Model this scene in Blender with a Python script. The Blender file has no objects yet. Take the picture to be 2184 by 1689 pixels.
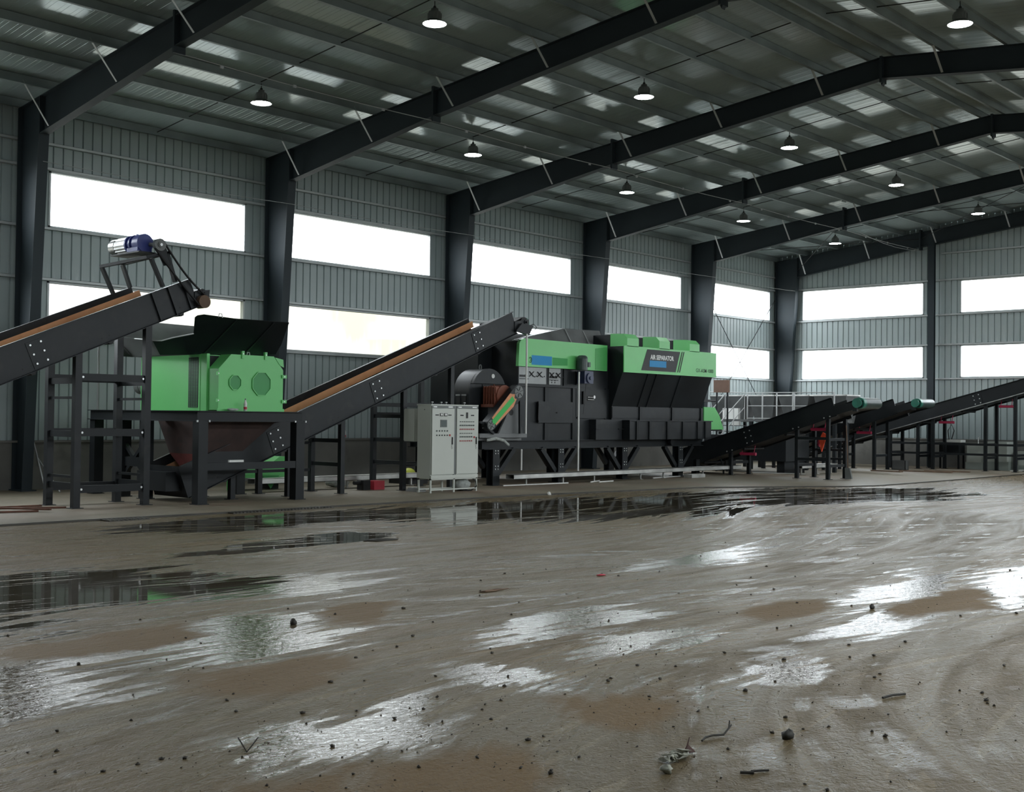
import bpy, math, random
from mathutils import Vector, Matrix
random.seed(7)
SKY = 6.4
SC = bpy.context.scene
COL = SC.collection
PI = math.pi

# ------------------------------------------------------------------ helpers
class MB:
    def __init__(s): s.v = []; s.f = []; s.sm = []
    def add(s, vs, fs, smooth=False):
        n = len(s.v); s.v += [tuple(v) for v in vs]
        for f in fs: s.f.append([i+n for i in f]); s.sm.append(smooth)
        return s
    def box(s, x0, x1, y0, y1, z0, z1):
        vs = [(x0,y0,z0),(x1,y0,z0),(x1,y1,z0),(x0,y1,z0),(x0,y0,z1),(x1,y0,z1),(x1,y1,z1),(x0,y1,z1)]
        return s.add(vs, [(0,3,2,1),(4,5,6,7),(0,1,5,4),(1,2,6,5),(2,3,7,6),(3,0,4,7)])
    def beam(s, p, q, w, h, up=(0,0,1)):
        p = Vector(p); q = Vector(q); d = (q-p).normalized(); up = Vector(up)
        if abs(d.dot(up)) > .98: up = Vector((0,1,0))
        a = d.cross(up).normalized()*(w/2); b = a.cross(d).normalized()*(h/2)
        vs = []
        for o in (p, q): vs += [o-a-b, o+a-b, o+a+b, o-a+b]
        return s.add(vs, [(0,1,2,3),(7,6,5,4),(0,4,5,1),(1,5,6,2),(2,6,7,3),(3,7,4,0)])
    def ibeam(s, p, q, h, w, t=.012, up=(0,0,1)):
        p = Vector(p); q = Vector(q); d = (q-p).normalized(); up = Vector(up)
        if abs(d.dot(up)) > .98: up = Vector((0,1,0))
        a = d.cross(up).normalized(); b = a.cross(d).normalized()*(h/2-t/2)
        s.beam(p+b, q+b, w, t, up); s.beam(p-b, q-b, w, t, up); s.beam(p, q, t, h-2*t, up)
        return s
    def cyl(s, p, q, r, r2=None, n=16, cap=True):
        p = Vector(p); q = Vector(q); r2 = r if r2 is None else r2
        d = (q-p).normalized(); up = Vector((0,0,1)) if abs(d.z) < .9 else Vector((1,0,0))
        a = d.cross(up).normalized(); b = a.cross(d).normalized()
        ring = lambda o, rr: [o + a*(rr*math.cos(2*PI*i/n)) + b*(rr*math.sin(2*PI*i/n)) for i in range(n)]
        A, B = ring(p, r), ring(q, r2)
        s.add(A+B, [(i, n+i, n+(i+1) % n, (i+1) % n) for i in range(n)], True)
        if cap: s.add(A, [tuple(range(n))]); s.add(B, [tuple(reversed(range(n)))])
        return s
    def prism(s, pts, vec, smooth=False):
        pts = [Vector(p) for p in pts]; vec = Vector(vec); n = len(pts)
        nrm = Vector((0,0,0))
        for i in range(n): nrm += pts[i].cross(pts[(i+1) % n])
        if nrm.dot(vec) > 0: pts.reverse()
        A = pts; B = [p+vec for p in pts]
        s.add(A, [tuple(range(n))]); s.add(B, [tuple(reversed(range(n)))])
        s.add(A+B, [(i, n+i, n+(i+1) % n, (i+1) % n) for i in range(n)], smooth)
        return s
    def tube(s, pts, r, n=6):
        pts = [Vector(p) for p in pts]; rings = []
        for i, p in enumerate(pts):
            d = (pts[min(i+1, len(pts)-1)] - pts[max(i-1, 0)]).normalized()
            up = Vector((0,0,1)) if abs(d.z) < .9 else Vector((1,0,0))
            a = d.cross(up).normalized(); b = a.cross(d).normalized()
            rings += [p + a*(r*math.cos(2*PI*k/n)) + b*(r*math.sin(2*PI*k/n)) for k in range(n)]
        fs = []
        for i in range(len(pts)-1):
            for k in range(n): fs.append((i*n+k, (i+1)*n+k, (i+1)*n+(k+1) % n, i*n+(k+1) % n))
        s.add(rings, fs, True); m = len(rings)
        s.add(rings[:n], [tuple(range(n))]); s.add(rings[m-n:], [tuple(reversed(range(n)))])
        return s
    def lathe(s, prof, c, n=24, axis='z'):
        vs = []; c = Vector(c)
        for r, h in prof:
            for i in range(n):
                x, y = r*math.cos(2*PI*i/n), r*math.sin(2*PI*i/n)
                vs.append(c + (Vector((x,y,h)) if axis == 'z' else Vector((h,x,y)) if axis == 'x' else Vector((y,h,x))))
        fs = []
        for j in range(len(prof)-1):
            for i in range(n): fs.append((j*n+i, j*n+(i+1) % n, (j+1)*n+(i+1) % n, (j+1)*n+i))
        s.add(vs, fs, True)
        return s
    def blob(s, c, rx, ry, rz, seed=0, n=8, m=5, rough=.3):
        rnd = random.Random(seed); vs = []; fs = []
        for j in range(m+1):
            th = PI*j/m
            for i in range(n):
                k = 1 + rough*(rnd.random()-.5)*2
                ph = 2*PI*i/n
                vs.append((c[0]+rx*k*math.sin(th)*math.cos(ph), c[1]+ry*k*math.sin(th)*math.sin(ph), c[2]+rz*k*math.cos(th)))
        for j in range(m):
            for i in range(n): fs.append((j*n+i, (j+1)*n+i, (j+1)*n+(i+1) % n, j*n+(i+1) % n))
        return s.add(vs, fs, True)
    def text(s, txt, o, ux, uy, uz, w, h, d=.004, bold=0.0):
        cu = bpy.data.curves.new('lettering', 'FONT'); cu.body = txt; cu.offset = bold; cu.resolution_u = 3
        ob = bpy.data.objects.new('lettering', cu); COL.objects.link(ob)
        bpy.context.view_layer.update()
        me = bpy.data.meshes.new_from_object(ob)
        xs = [v.co.x for v in me.vertices]; ys = [v.co.y for v in me.vertices]
        x0, x1, y0, y1 = min(xs), max(xs), min(ys), max(ys)
        o = Vector(o); ux = Vector(ux); uy = Vector(uy); uz = Vector(uz)
        vs = [o + ux*((v.co.x-x0)/(x1-x0)*w) + uy*((v.co.y-y0)/(y1-y0)*h) + uz*d for v in me.vertices]
        s.add(vs, [tuple(p.vertices) for p in me.polygons])
        COL.objects.unlink(ob); bpy.data.objects.remove(ob); bpy.data.curves.remove(cu); bpy.data.meshes.remove(me)
        return s

ORG = {}
def _mesh(name, mb, mat, org):
    me = bpy.data.meshes.new(name)
    me.from_pydata([(v[0]-org[0], v[1]-org[1], v[2]-org[2]) for v in mb.v], [], mb.f)
    me.polygons.foreach_set('use_smooth', mb.sm)
    me.materials.append(mat); me.update()
    return me
def tag(o, label, cat, group=None):
    o['label'] = label; o['category'] = cat
    if group: o['group'] = group
    return o
def thing(name, label, cat, loc=(0,0,0), group=None):
    o = bpy.data.objects.new(name, None); COL.objects.link(o); o.location = loc
    o.empty_display_size = .1; ORG[o] = tuple(loc)
    return tag(o, label, cat, group)
def part(par, name, mb, mat, label=None):
    org = ORG[par]; o = bpy.data.objects.new(name, _mesh(name, mb, mat, org)); COL.objects.link(o)
    o.parent = par; ORG[o] = org
    if label: o['label'] = label
    return o
def solo(name, mb, mat, label, cat, group=None):
    xs = [v[0] for v in mb.v]; ys = [v[1] for v in mb.v]; zs = [v[2] for v in mb.v]
    org = ((min(xs)+max(xs))/2, (min(ys)+max(ys))/2, min(zs))
    o = bpy.data.objects.new(name, _mesh(name, mb, mat, org)); COL.objects.link(o); o.location = org; ORG[o] = org
    return tag(o, label, cat, group)
def struct(name, mb, mat, par=None):
    if par is not None: return part(par, name, mb, mat)
    o = bpy.data.objects.new(name, _mesh(name, mb, mat, (0,0,0))); COL.objects.link(o); ORG[o] = (0,0,0)
    o['kind'] = 'structure'
    return o
def copy_tree(root, loc, label, group=None):
    r = root.copy(); COL.objects.link(r); r.location = loc; r['label'] = label; ORG[r] = tuple(loc)
    if group: r['group'] = group
    for ch in root.children:
        c = ch.copy(); COL.objects.link(c); c.parent = r
        for g in ch.children:
            d = g.copy(); COL.objects.link(d); d.parent = c
    return r

# ------------------------------------------------------------------ materials
def NT(name):
    m = bpy.data.materials.new(name); m.use_nodes = True
    nt = m.node_tree; b = nt.nodes['Principled BSDF']
    return m, nt, b
def paint(name, col, rough=.45, metal=0.0, var=.25, scale=1.5, rvar=.12, dirt=None, spec=.5):
    """painted metal with slow mottling of tone and gloss"""
    m, nt, b = NT(name)
    tc = nt.nodes.new('ShaderNodeTexCoord'); nz = nt.nodes.new('ShaderNodeTexNoise')
    nz.inputs['Scale'].default_value = scale; nz.inputs['Detail'].default_value = 5
    nt.links.new(tc.outputs['Object'], nz.inputs['Vector'])
    r = nt.nodes.new('ShaderNodeValToRGB')
    c0 = [c*(1-var) for c in col]; c1 = [min(1, c*(1+var)) for c in col]
    r.color_ramp.elements[0].position = .3; r.color_ramp.elements[1].position = .7
    r.color_ramp.elements[0].color = (*c0, 1); r.color_ramp.elements[1].color = (*c1, 1)
    nt.links.new(nz.outputs['Fac'], r.inputs['Fac'])
    out = r.outputs['Color']
    if dirt:
        n2 = nt.nodes.new('ShaderNodeTexNoise'); n2.inputs['Scale'].default_value = scale*2.3; n2.inputs['Detail'].default_value = 8
        nt.links.new(tc.outputs['Object'], n2.inputs['Vector'])
        r2 = nt.nodes.new('ShaderNodeValToRGB'); r2.color_ramp.elements[0].position = .56; r2.color_ramp.elements[1].position = .72
        nt.links.new(n2.outputs['Fac'], r2.inputs['Fac'])
        mx = nt.nodes.new('ShaderNodeMixRGB'); mx.inputs['Color2'].default_value = (*dirt, 1)
        ml = nt.nodes.new('ShaderNodeMath'); ml.operation = 'MULTIPLY'; ml.inputs[1].default_value = .6
        nt.links.new(r2.outputs['Color'], ml.inputs[0]); nt.links.new(ml.outputs[0], mx.inputs['Fac'])
        nt.links.new(out, mx.inputs['Color1']); out = mx.outputs['Color']
    nt.links.new(out, b.inputs['Base Color'])
    mr = nt.nodes.new('ShaderNodeMapRange'); mr.inputs[3].default_value = max(.02, rough-rvar); mr.inputs[4].default_value = min(1, rough+rvar)
    nt.links.new(nz.outputs['Fac'], mr.inputs[0]); nt.links.new(mr.outputs[0], b.inputs['Roughness'])
    b.inputs['Metallic'].default_value = metal
    b.inputs['Specular IOR Level'].default_value = spec
    return m
def emit(name, col, strength):
    m, nt, b = NT(name)
    b.inputs['Base Color'].default_value = (.8,.8,.8,1); b.inputs['Emission Color'].default_value = (*col,1)
    b.inputs['Emission Strength'].default_value = strength
    return m

M = {}
M['black'] = paint('black_paint', (.0125,.0150,.0170), .42, 0, .3, .9, spec=.26)
M['blackd'] = paint('black_paint_dusty', (.0165,.0190,.0215), .42, 0, .35, 1.4, dirt=(.034,.034,.033), spec=.28)
M['rubber'] = paint('black_rubber', (.012,.012,.0125), .5, spec=.35)
M['frame'] = paint('dark_frame_paint', (.026,.036,.043), .58, 0, .2, .5, spec=.35)
M['green'] = paint('bright_green_paint', (.150,.585,.175), .36, 0, .06, .8, .06)
M['greend'] = paint('deep_green_paint', (.05,.30,.085), .45, 0, .1, 1)
M['patchgreen'] = paint('green_sheet', (.05,.36,.09), .6, 0, .03)
M['blue'] = paint('blue_sheet', (.012,.27,.58), .6, 0, .03)
M['bluemotor'] = paint('blue_motor_paint', (.03,.045,.22), .4, 0, .2, 4)
M['dkblue'] = paint('dark_blue_paint', (.035,.045,.10), .4, 0, .2, 4)
M['motorgreen'] = paint('teal_motor_paint', (.016,.15,.10), .4, 0, .2, 4)
M['darkgreenmotor'] = paint('dark_motor_paint', (.035,.055,.05), .4, 0, .2, 4)
M['cabinet'] = paint('light_grey_enamel', (.56,.58,.53), .4, 0, .03, 1)
M['cabside'] = M['cabinet']
M['cabdark'] = paint('grey_trim', (.16,.17,.165), .45)
M['orange'] = paint('orange_skirt_rubber', (.95,.50,.26), .6, 0, .08, 1.2, dirt=(.80,.38,.18))
M['orangesticker'] = paint('orange_sticker', (.72,.30,.13), .55, 0, .1, 6, dirt=(.6,.2,.1))
M['rust'] = paint('red_primer', (.052,.030,.026), .75, 0, .35, 2.2, dirt=(.025,.022,.021))
M['rustbar'] = paint('rusty_bar_steel', (.13,.055,.035), .8, 0, .3, 6)
M['brownmotor'] = paint('brown_motor_paint', (.23,.075,.045), .5, 0, .15, 5)
M['galv'] = paint('galvanised_steel', (.55,.55,.53), .35, .7, .2, 2.5)
M['steel'] = paint('bare_steel', (.42,.42,.41), .32, .9, .15, 5)
M['greysheet'] = paint('grey_sheet_steel', (.13,.135,.135), .45, .3, .3, 1.2)
M['lightsheet'] = paint('pale_sheet_steel', (.30,.31,.31), .45, .2, .2, 1.2)
M['hopper'] = paint('weathered_sheet', (.10,.105,.105), .5, .2, .4, 1.2)
M['kerb'] = paint('wet_kerb', (.05,.045,.035), .4, 0, .3, 2)  # colour holds the shadow along the pad edge as well as the wet
M['white'] = paint('white_plastic', (.75,.75,.72), .4, 0, .04)
M['yellow'] = paint('yellow_green_plastic', (.62,.66,.10), .5)
M['red'] = paint('red_plastic', (.45,.03,.05), .5, 0, .1)
M['pink'] = paint('crimson_plastic', (.50,.03,.09), .5, 0, .1)
M['cloth'] = paint('orange_red_cloth', (.90,.10,.035), .8, 0, .15, 12)
M['rag'] = paint('grey_rag', (.38,.40,.38), .9, 0, .3, 14)
M['button_red'] = paint('button_red', (.35,.02,.02), .4, 0, .05)
M['button_dark'] = paint('button_dark', (.015,.03,.025), .4, 0, .05)
M['glassdark'] = paint('dark_screen', (.10,.12,.115), .2, 0, .05)
M['bolt'] = paint('bright_bolt', (.65,.66,.66), .35, .6, .1)
M['frp'] = paint('pale_tank_plastic', (.45,.49,.45), .45, 0, .12, 2)
M['purlin'] = paint('galvanised_purlin', (.26,.30,.30), .45, .4, .2, 1.2)
M['brace'] = paint('pale_steel_strap', (.50,.51,.51), .5, .3, .1)
M['girt'] = paint('pale_girt', (.50,.53,.53), .45, .2, .1, 2)
M['cable'] = paint('black_cable', (.012,.012,.012), .6)
M['wire'] = paint('bright_wire', (.40,.41,.41), .5, .4)
M['leafpale'] = paint('pale_crumpled_plastic', (.30,.30,.245), .55, 0, .5, 25, dirt=(.07,.06,.045))
M['debris'] = paint('dark_debris', (.03,.027,.022), .7, 0, .3, 20)
M['leaf'] = paint('brown_leaf', (.06,.025,.02), .6, 0, .3, 20)
M['mud'] = paint('mud_clod', (.028,.022,.015), .6, 0, .4, 9)
M['wood'] = paint('old_wood', (.16,.10,.065), .8, 0, .3, 4)
M['brownsheet'] = paint('brown_sheet', (.25,.15,.11), .7, 0, .15, 3)
M['lamp'] = emit('lamp_diffuser', (.93,.98,1.0), 30)

def wallmat():
    m, nt, b = NT('wall_sheet_paint')
    tc = nt.nodes.new('ShaderNodeTexCoord'); n = nt.nodes.new('ShaderNodeTexNoise'); n.inputs['Scale'].default_value = .7; n.inputs['Detail'].default_value = 6
    nt.links.new(tc.outputs['Object'], n.inputs['Vector'])
    r = nt.nodes.new('ShaderNodeValToRGB'); r.color_ramp.elements[0].position = .3; r.color_ramp.elements[1].position = .75
    r.color_ramp.elements[0].color = (.35,.412,.414,1); r.color_ramp.elements[1].color = (.41,.472,.470,1)
    nt.links.new(n.outputs['Fac'], r.inputs['Fac'])
    # scraped pale streaks just above the lower window heads
    sp = nt.nodes.new('ShaderNodeSeparateXYZ'); nt.links.new(tc.outputs['Object'], sp.inputs[0])
    mp = nt.nodes.new('ShaderNodeMapping'); mp.inputs['Scale'].default_value = (9,9,.6); nt.links.new(tc.outputs['Object'], mp.inputs['Vector'])
    n2 = nt.nodes.new('ShaderNodeTexNoise'); n2.inputs['Scale'].default_value = 2.2; n2.inputs['Detail'].default_value = 4
    nt.links.new(mp.outputs[0], n2.inputs['Vector'])
    r2 = nt.nodes.new('ShaderNodeValToRGB'); r2.color_ramp.elements[0].position = .52; r2.color_ramp.elements[1].position = .66
    nt.links.new(n2.outputs['Fac'], r2.inputs['Fac'])
    zr = nt.nodes.new('ShaderNodeValToRGB'); mr = nt.nodes.new('ShaderNodeMapRange'); mr.inputs[1].default_value = 4.9; mr.inputs[2].default_value = 5.5
    nt.links.new(sp.outputs['Z'], mr.inputs[0]); nt.links.new(mr.outputs[0], zr.inputs['Fac'])
    e = zr.color_ramp.elements; e[0].position = 0; e[0].color = (0,0,0,1); e[1].position = 1; e[1].color = (0,0,0,1)
    a = e.new(.2); a.color = (1,1,1,1); c = e.new(.45); c.color = (.6,.6,.6,1)
    ml = nt.nodes.new('ShaderNodeMath'); ml.operation = 'MULTIPLY'; nt.links.new(r2.outputs['Color'], ml.inputs[0]); nt.links.new(zr.outputs['Color'], ml.inputs[1])
    m2 = nt.nodes.new('ShaderNodeMath'); m2.operation = 'MULTIPLY'; m2.inputs[1].default_value = .45; nt.links.new(ml.outputs[0], m2.inputs[0])
    mx = nt.nodes.new('ShaderNodeMixRGB'); mx.inputs['Color2'].default_value = (.62,.66,.66,1)
    nt.links.new(m2.outputs[0], mx.inputs['Fac']); nt.links.new(r.outputs['Color'], mx.inputs['Color1'])
    nt.links.new(mx.outputs['Color'], b.inputs['Base Color']); b.inputs['Roughness'].default_value = .42
    return m
M['wall'] = wallmat()
M['plinth'] = paint('concrete_render', (.165,.162,.148), .85, 0, .25, .8, dirt=(.10,.097,.088))
M['roof'] = paint('roof_sheet', (.45,.53,.53), .14, .22, .08, .35, .05)

def panemat(name, film=None):
    """thin clear glazing; film = tint of a dusty yellowed coating with vertical streaks"""
    m = bpy.data.materials.new(name); m.use_nodes = True; nt = m.node_tree; nt.nodes.clear(); N = nt.nodes.new; L = nt.links.new
    out = N('ShaderNodeOutputMaterial'); tr = N('ShaderNodeBsdfTransparent'); gl = N('ShaderNodeBsdfGlossy'); gl.inputs['Roughness'].default_value = .05
    fr = N('ShaderNodeFresnel'); fr.inputs['IOR'].default_value = 1.35; mx = N('ShaderNodeMixShader')
    geo = N('ShaderNodeNewGeometry'); fb = N('ShaderNodeMath'); fb.operation = 'SUBTRACT'; fb.inputs[0].default_value = 1; L(geo.outputs['Backfacing'], fb.inputs[1])
    fm = N('ShaderNodeMath'); fm.operation = 'MULTIPLY'; L(fr.outputs[0], fm.inputs[0]); L(fb.outputs[0], fm.inputs[1]); L(fm.outputs[0], mx.inputs[0]); L(tr.outputs[0], mx.inputs[1]); L(gl.outputs[0], mx.inputs[2]); L(mx.outputs[0], out.inputs[0])
    tr.inputs[0].default_value = (.97,.99,1,1)
    if film:
        tc = N('ShaderNodeTexCoord'); mp = N('ShaderNodeMapping'); mp.inputs['Scale'].default_value = (5,5,.3); L(tc.outputs['Object'], mp.inputs['Vector'])
        n = N('ShaderNodeTexNoise'); n.inputs['Scale'].default_value = 1.2; n.inputs['Detail'].default_value = 3; L(mp.outputs[0], n.inputs['Vector'])
        nb = N('ShaderNodeTexNoise'); nb.inputs['Scale'].default_value = .30; nb.inputs['Detail'].default_value = 2; L(tc.outputs['Object'], nb.inputs['Vector'])
        ad = N('ShaderNodeMath'); ad.operation = 'MULTIPLY_ADD'; ad.inputs[1].default_value = .35; L(n.outputs['Fac'], ad.inputs[0]); L(nb.outputs['Fac'], ad.inputs[2])
        r = N('ShaderNodeValToRGB'); r.color_ramp.elements[0].position = .50; r.color_ramp.elements[1].position = .86
        r.color_ramp.elements[0].color = (.47,.47,.47,1); r.color_ramp.elements[1].color = (*film,1); L(ad.outputs[0], r.inputs['Fac']); L(r.outputs['Color'], tr.inputs[0])
    return m
M['pane'] = panemat('clear_glazing')
M['paney'] = panemat('yellowed_glazing', (.36,.36,.315))

def floormat(name, pad=False):
    m, nt, b = NT(name); N = nt.nodes.new; L = nt.links.new
    tc = N('ShaderNodeTexCoord')
    def noise(scale, detail=5, map_=None, dist=0.0, rough=.55):
        n = N('ShaderNodeTexNoise'); n.inputs['Scale'].default_value = scale; n.inputs['Detail'].default_value = detail
        n.inputs['Distortion'].default_value = dist; n.inputs['Roughness'].default_value = rough
        L(map_ if map_ is not None else tc.outputs['Object'], n.inputs['Vector']); return n.outputs['Fac']
    def mapping(sc, rot=0, loc=(0,0,0)):
        mp = N('ShaderNodeMapping'); mp.inputs['Scale'].default_value = sc; mp.inputs['Rotation'].default_value = (0,0,rot); mp.inputs['Location'].default_value = loc
        L(tc.outputs['Object'], mp.inputs['Vector']); return mp.outputs[0]
    def ramp(fac, p0, p1, c0=(0,0,0), c1=(1,1,1)):
        r = N('ShaderNodeValToRGB'); e = r.color_ramp.elements; e[0].position = p0; e[1].position = p1
        e[0].color = (*c0,1); e[1].color = (*c1,1); L(fac, r.inputs['Fac']); return r.outputs['Color']
    def math_(op, a, b_=None, clamp=False):
        n = N('ShaderNodeMath'); n.operation = op; n.use_clamp = clamp
        for i, x in enumerate((a, b_)):
            if x is None: continue
            if isinstance(x, (int, float)): n.inputs[i].default_value = x
            else: L(x, n.inputs[i])
        return n.outputs[0]
    def mix(f, a, c):
        n = N('ShaderNodeMixRGB')
        for k, x in (('Fac', f), ('Color1', a), ('Color2', c)):
            if isinstance(x, tuple): n.inputs[k].default_value = (*x,1)
            elif isinstance(x, (int, float)): n.inputs[k].default_value = x if k == 'Fac' else (x,x,x,1)
            else: L(x, n.inputs[k])
        return n.outputs['Color']
    if pad:
        n1 = noise(.55, 6); n2 = noise(4, 6)
        c = mix(ramp(n1, .35, .68), (.165,.138,.095), (.235,.20,.145))
        c = mix(math_('MULTIPLY', ramp(n2, .5, .75), .5), c, (.10,.082,.06))
        rst = noise(.3, 4, mapping((1,1,1), 0, (5,2,0)))
        c = mix(math_('MULTIPLY', ramp(rst, .5, .7), .45), c, (.24,.13,.085))
        L(c, b.inputs['Base Color'])
        rr = N('ShaderNodeMapRange'); rr.inputs[3].default_value = .35; rr.inputs[4].default_value = .8; L(n1, rr.inputs[0]); L(rr.outputs[0], b.inputs['Roughness'])
        bp = N('ShaderNodeBump'); bp.inputs['Strength'].default_value = .35; bp.inputs['Distance'].default_value = .02; L(n2, bp.inputs['Height']); L(bp.outputs[0], b.inputs['Normal'])
        return m
    # tyre tracks: streaks sweeping along the length of the hall, bent by a slow warp
    wn = N('ShaderNodeTexNoise'); wn.inputs['Scale'].default_value = .065; wn.inputs['Detail'].default_value = .6
    L(tc.outputs['Object'], wn.inputs['Vector'])
    wv = N('ShaderNodeVectorMath'); wv.operation = 'MULTIPLY_ADD'; wv.inputs[1].default_value = (7,3,0); L(wn.outputs['Color'], wv.inputs[0]); L(tc.outputs['Object'], wv.inputs[2])
    def track(sx, sy, rot, loc=(0,0,0)):
        mp = N('ShaderNodeMapping'); mp.inputs['Scale'].default_value = (sx,sy,1); mp.inputs['Location'].default_value = loc
        m0 = N('ShaderNodeMapping'); m0.inputs['Rotation'].default_value = (0,0,rot); L(wv.outputs[0], m0.inputs['Vector']); L(m0.outputs[0], mp.inputs['Vector']); return mp.outputs[0]
    t1 = noise(1, 5, track(1.1, .11, .03), .6)
    t2 = noise(1, 6, track(2.8, .26, -.22, (3,8,0)), .8, .6)
    t3 = noise(1, 4, track(7.5, .42, .10, (7,1,0)), .5)
    t4 = noise(1, 5, track(2.2, .20, .55, (1,5,0)), .6)
    big = noise(.20, 5, mapping((1,1,1), 0, (11,4,0)), .8)
    mid = noise(1.3, 6, None, .6)
    jn = N('ShaderNodeTexNoise'); jn.inputs['Scale'].default_value = .45; jn.inputs['Detail'].default_value = 7; jn.inputs['Roughness'].default_value = .6
    L(tc.outputs['Object'], jn.inputs['Vector'])
    jit = N('ShaderNodeVectorMath'); jit.operation = 'MULTIPLY_ADD'; jit.inputs[1].default_value = (2.0,2.4,0); L(jn.outputs['Color'], jit.inputs[0]); L(tc.outputs['Object'], jit.inputs[2])
    def blobs(lst, soft, extra=None):
        out = None
        for (x, y, a, c, rot) in lst:
            mp = N('ShaderNodeMapping'); mp.vector_type = 'TEXTURE'
            mp.inputs['Location'].default_value = (x+1.0, y+1.2, 0); mp.inputs['Rotation'].default_value = (0,0,rot); mp.inputs['Scale'].default_value = (a, c, 1)
            L(jit.outputs[0], mp.inputs['Vector'])
            sp = N('ShaderNodeSeparateXYZ'); L(mp.outputs[0], sp.inputs[0])
            d = math_('SQRT', math_('ADD', math_('MULTIPLY', sp.outputs['X'], sp.outputs['X']), math_('MULTIPLY', sp.outputs['Y'], sp.outputs['Y'])))
            k = math_('SUBTRACT', 1.0, d)
            out = k if out is None else math_('MAXIMUM', out, k)
        if extra is not None: out = math_('ADD', out, extra)
        return math_('DIVIDE', out, soft, True)
    POND = [(15.3,-5.7,1.9,1.9,.25),(10.2,1.0,1.2,4.0,.0),(11.7,7.4,2.6,5.2,-.05),(12.9,14.8,2.5,6.0,-.22),(13.4,-1.4,.55,2.2,.1),(16.6,-8.6,1.6,1.6,0)]
    FILM = [(21.7,-5.5,.80,.55,.4),(21.9,-7.25,.50,1.0,.15),(21.5,-3.9,.45,1.0,.1),(21.5,.9,.45,2.2,.2),(22.3,2.4,.6,2.4,.15),(18.9,-6.4,1.0,1.5,.2),(16.8,-4.0,.8,1.6,.1),(20.4,-3.6,.35,1.3,.1),(19.6,-8.2,.9,1.0,.1),(22.5,-1.2,.5,1.3,0),(18.6,1.5,.5,2.5,.1),(22.9,-4.2,.3,.9,0)]
    DRY = [(18.3,-7.1,.36,.75,.35),(20.4,-6.8,.62,.95,.45),(18.55,-4.6,.35,.95,.3),(22.6,-5.6,.5,.6,0),(21.3,-1.2,.4,1.0,.1),(22.9,-7.8,.6,1.0,.1),(22.3,.4,.4,1.4,.2)]
    edge_ = math_('MULTIPLY', math_('SUBTRACT', t2, .5), 1.6)
    pond = blobs(POND, .10, edge_); film = blobs(FILM, .35, math_('ADD', math_('MULTIPLY', math_('SUBTRACT', t3, .5), 2.0), math_('MULTIPLY', math_('SUBTRACT', t2, .5), 2.4))); dry = blobs(DRY, .35, math_('MULTIPLY', math_('SUBTRACT', t2, .5), 1.2))
    pond = math_('MULTIPLY', pond, math_('SUBTRACT', 1.0, math_('MULTIPLY', ramp(t3, .56, .64), .85)), True)
    wet = math_('MAXIMUM', film, math_('MULTIPLY', ramp(math_('ADD', math_('MULTIPLY', t2, .55), math_('MULTIPLY', t4, .45)), .55, .61), .75))
    wet = math_('MULTIPLY', wet, math_('SUBTRACT', 1.0, dry), True)
    # --- colours of the mud, bare concrete and smears
    c = mix(ramp(big, .36, .64), C_MUD, C_MUD2)
    c = mix(math_('MULTIPLY', ramp(t1, .42, .60), .75), c, C_CONC)
    c = mix(math_('MULTIPLY', ramp(t2, .50, .64), .60), c, C_DAMP)
    c = mix(math_('MULTIPLY', ramp(t4, .54, .66), .45), c, C_CONC)
    c = mix(math_('MULTIPLY', ramp(t3, .56, .68), .40), c, C_PALE)
    c = mix(math_('MULTIPLY', ramp(mid, .52, .68), .40), c, C_DAMP)
    c = mix(math_('MULTIPLY', ramp(t3, .40, .30), .5), c, C_DAMP)
    c = mix(math_('MULTIPLY', dry, .85), c, C_DRY)
    c = mix(math_('MULTIPLY', wet, .35), c, (.10,.093,.078))
    c = mix(math_('MULTIPLY', pond, .8), c, (.050,.046,.036))
    speck = noise(7, 5, None, .4, .72); c = mix(math_('MULTIPLY', ramp(speck, .64, .70), .75), c, (.040,.030,.020))
    grit = noise(34, 3, None, .3, .7); c = mix(math_('MULTIPLY', ramp(grit, .63, .68), .7), c, (.045,.033,.021))
    L(c, b.inputs['Base Color'])
    # --- gloss
    r0 = N('ShaderNodeMapRange'); r0.inputs[1].default_value = .38; r0.inputs[2].default_value = .62; r0.inputs[3].default_value = .24; r0.inputs[4].default_value = .50; L(t2, r0.inputs[0])
    rg = mix(wet, r0.outputs[0], .05); rg = mix(math_('MULTIPLY', dry, .8), rg, .62); rg = mix(pond, rg, .02)
    L(rg, b.inputs['Roughness'])
    sp_ = mix(wet, .17, .60); sp_ = mix(pond, sp_, .5); L(sp_, b.inputs['Specular IOR Level'])
    # --- relief: gritty mud, ripples, ruts
    g1 = noise(26, 5, mapping((1,.6,1), .75), 1.0, .65); g2 = noise(7, 5, None, .6, .6)
    def ridge(n): return math_('SUBTRACT', 1.0, math_('ABSOLUTE', math_('SUBTRACT', math_('MULTIPLY', n, 2.0), 1.0)))
    w1 = ridge(noise(11, 2, mapping((1,.7,1), .75), 1.2)); w2 = ridge(noise(23, 2, mapping((1,.75,1), .75, (4,7,0)), 1.4))
    h = math_('ADD', math_('ADD', math_('MULTIPLY', g1, .35), math_('MULTIPLY', g2, .40)), math_('MULTIPLY', t3, .8))
    h = math_('ADD', h, math_('ADD', math_('MULTIPLY', w1, .30), math_('MULTIPLY', w2, .16)))
    bp = N('ShaderNodeBump'); bp.inputs['Distance'].default_value = .036; L(h, bp.inputs['Height'])
    st = mix(wet, 1.0, .17); st = mix(pond, st, .006); st = mix(math_('MULTIPLY', dry, .5), st, .6); L(st, bp.inputs['Strength'])
    L(bp.outputs[0], b.inputs['Normal'])
    return m
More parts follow.
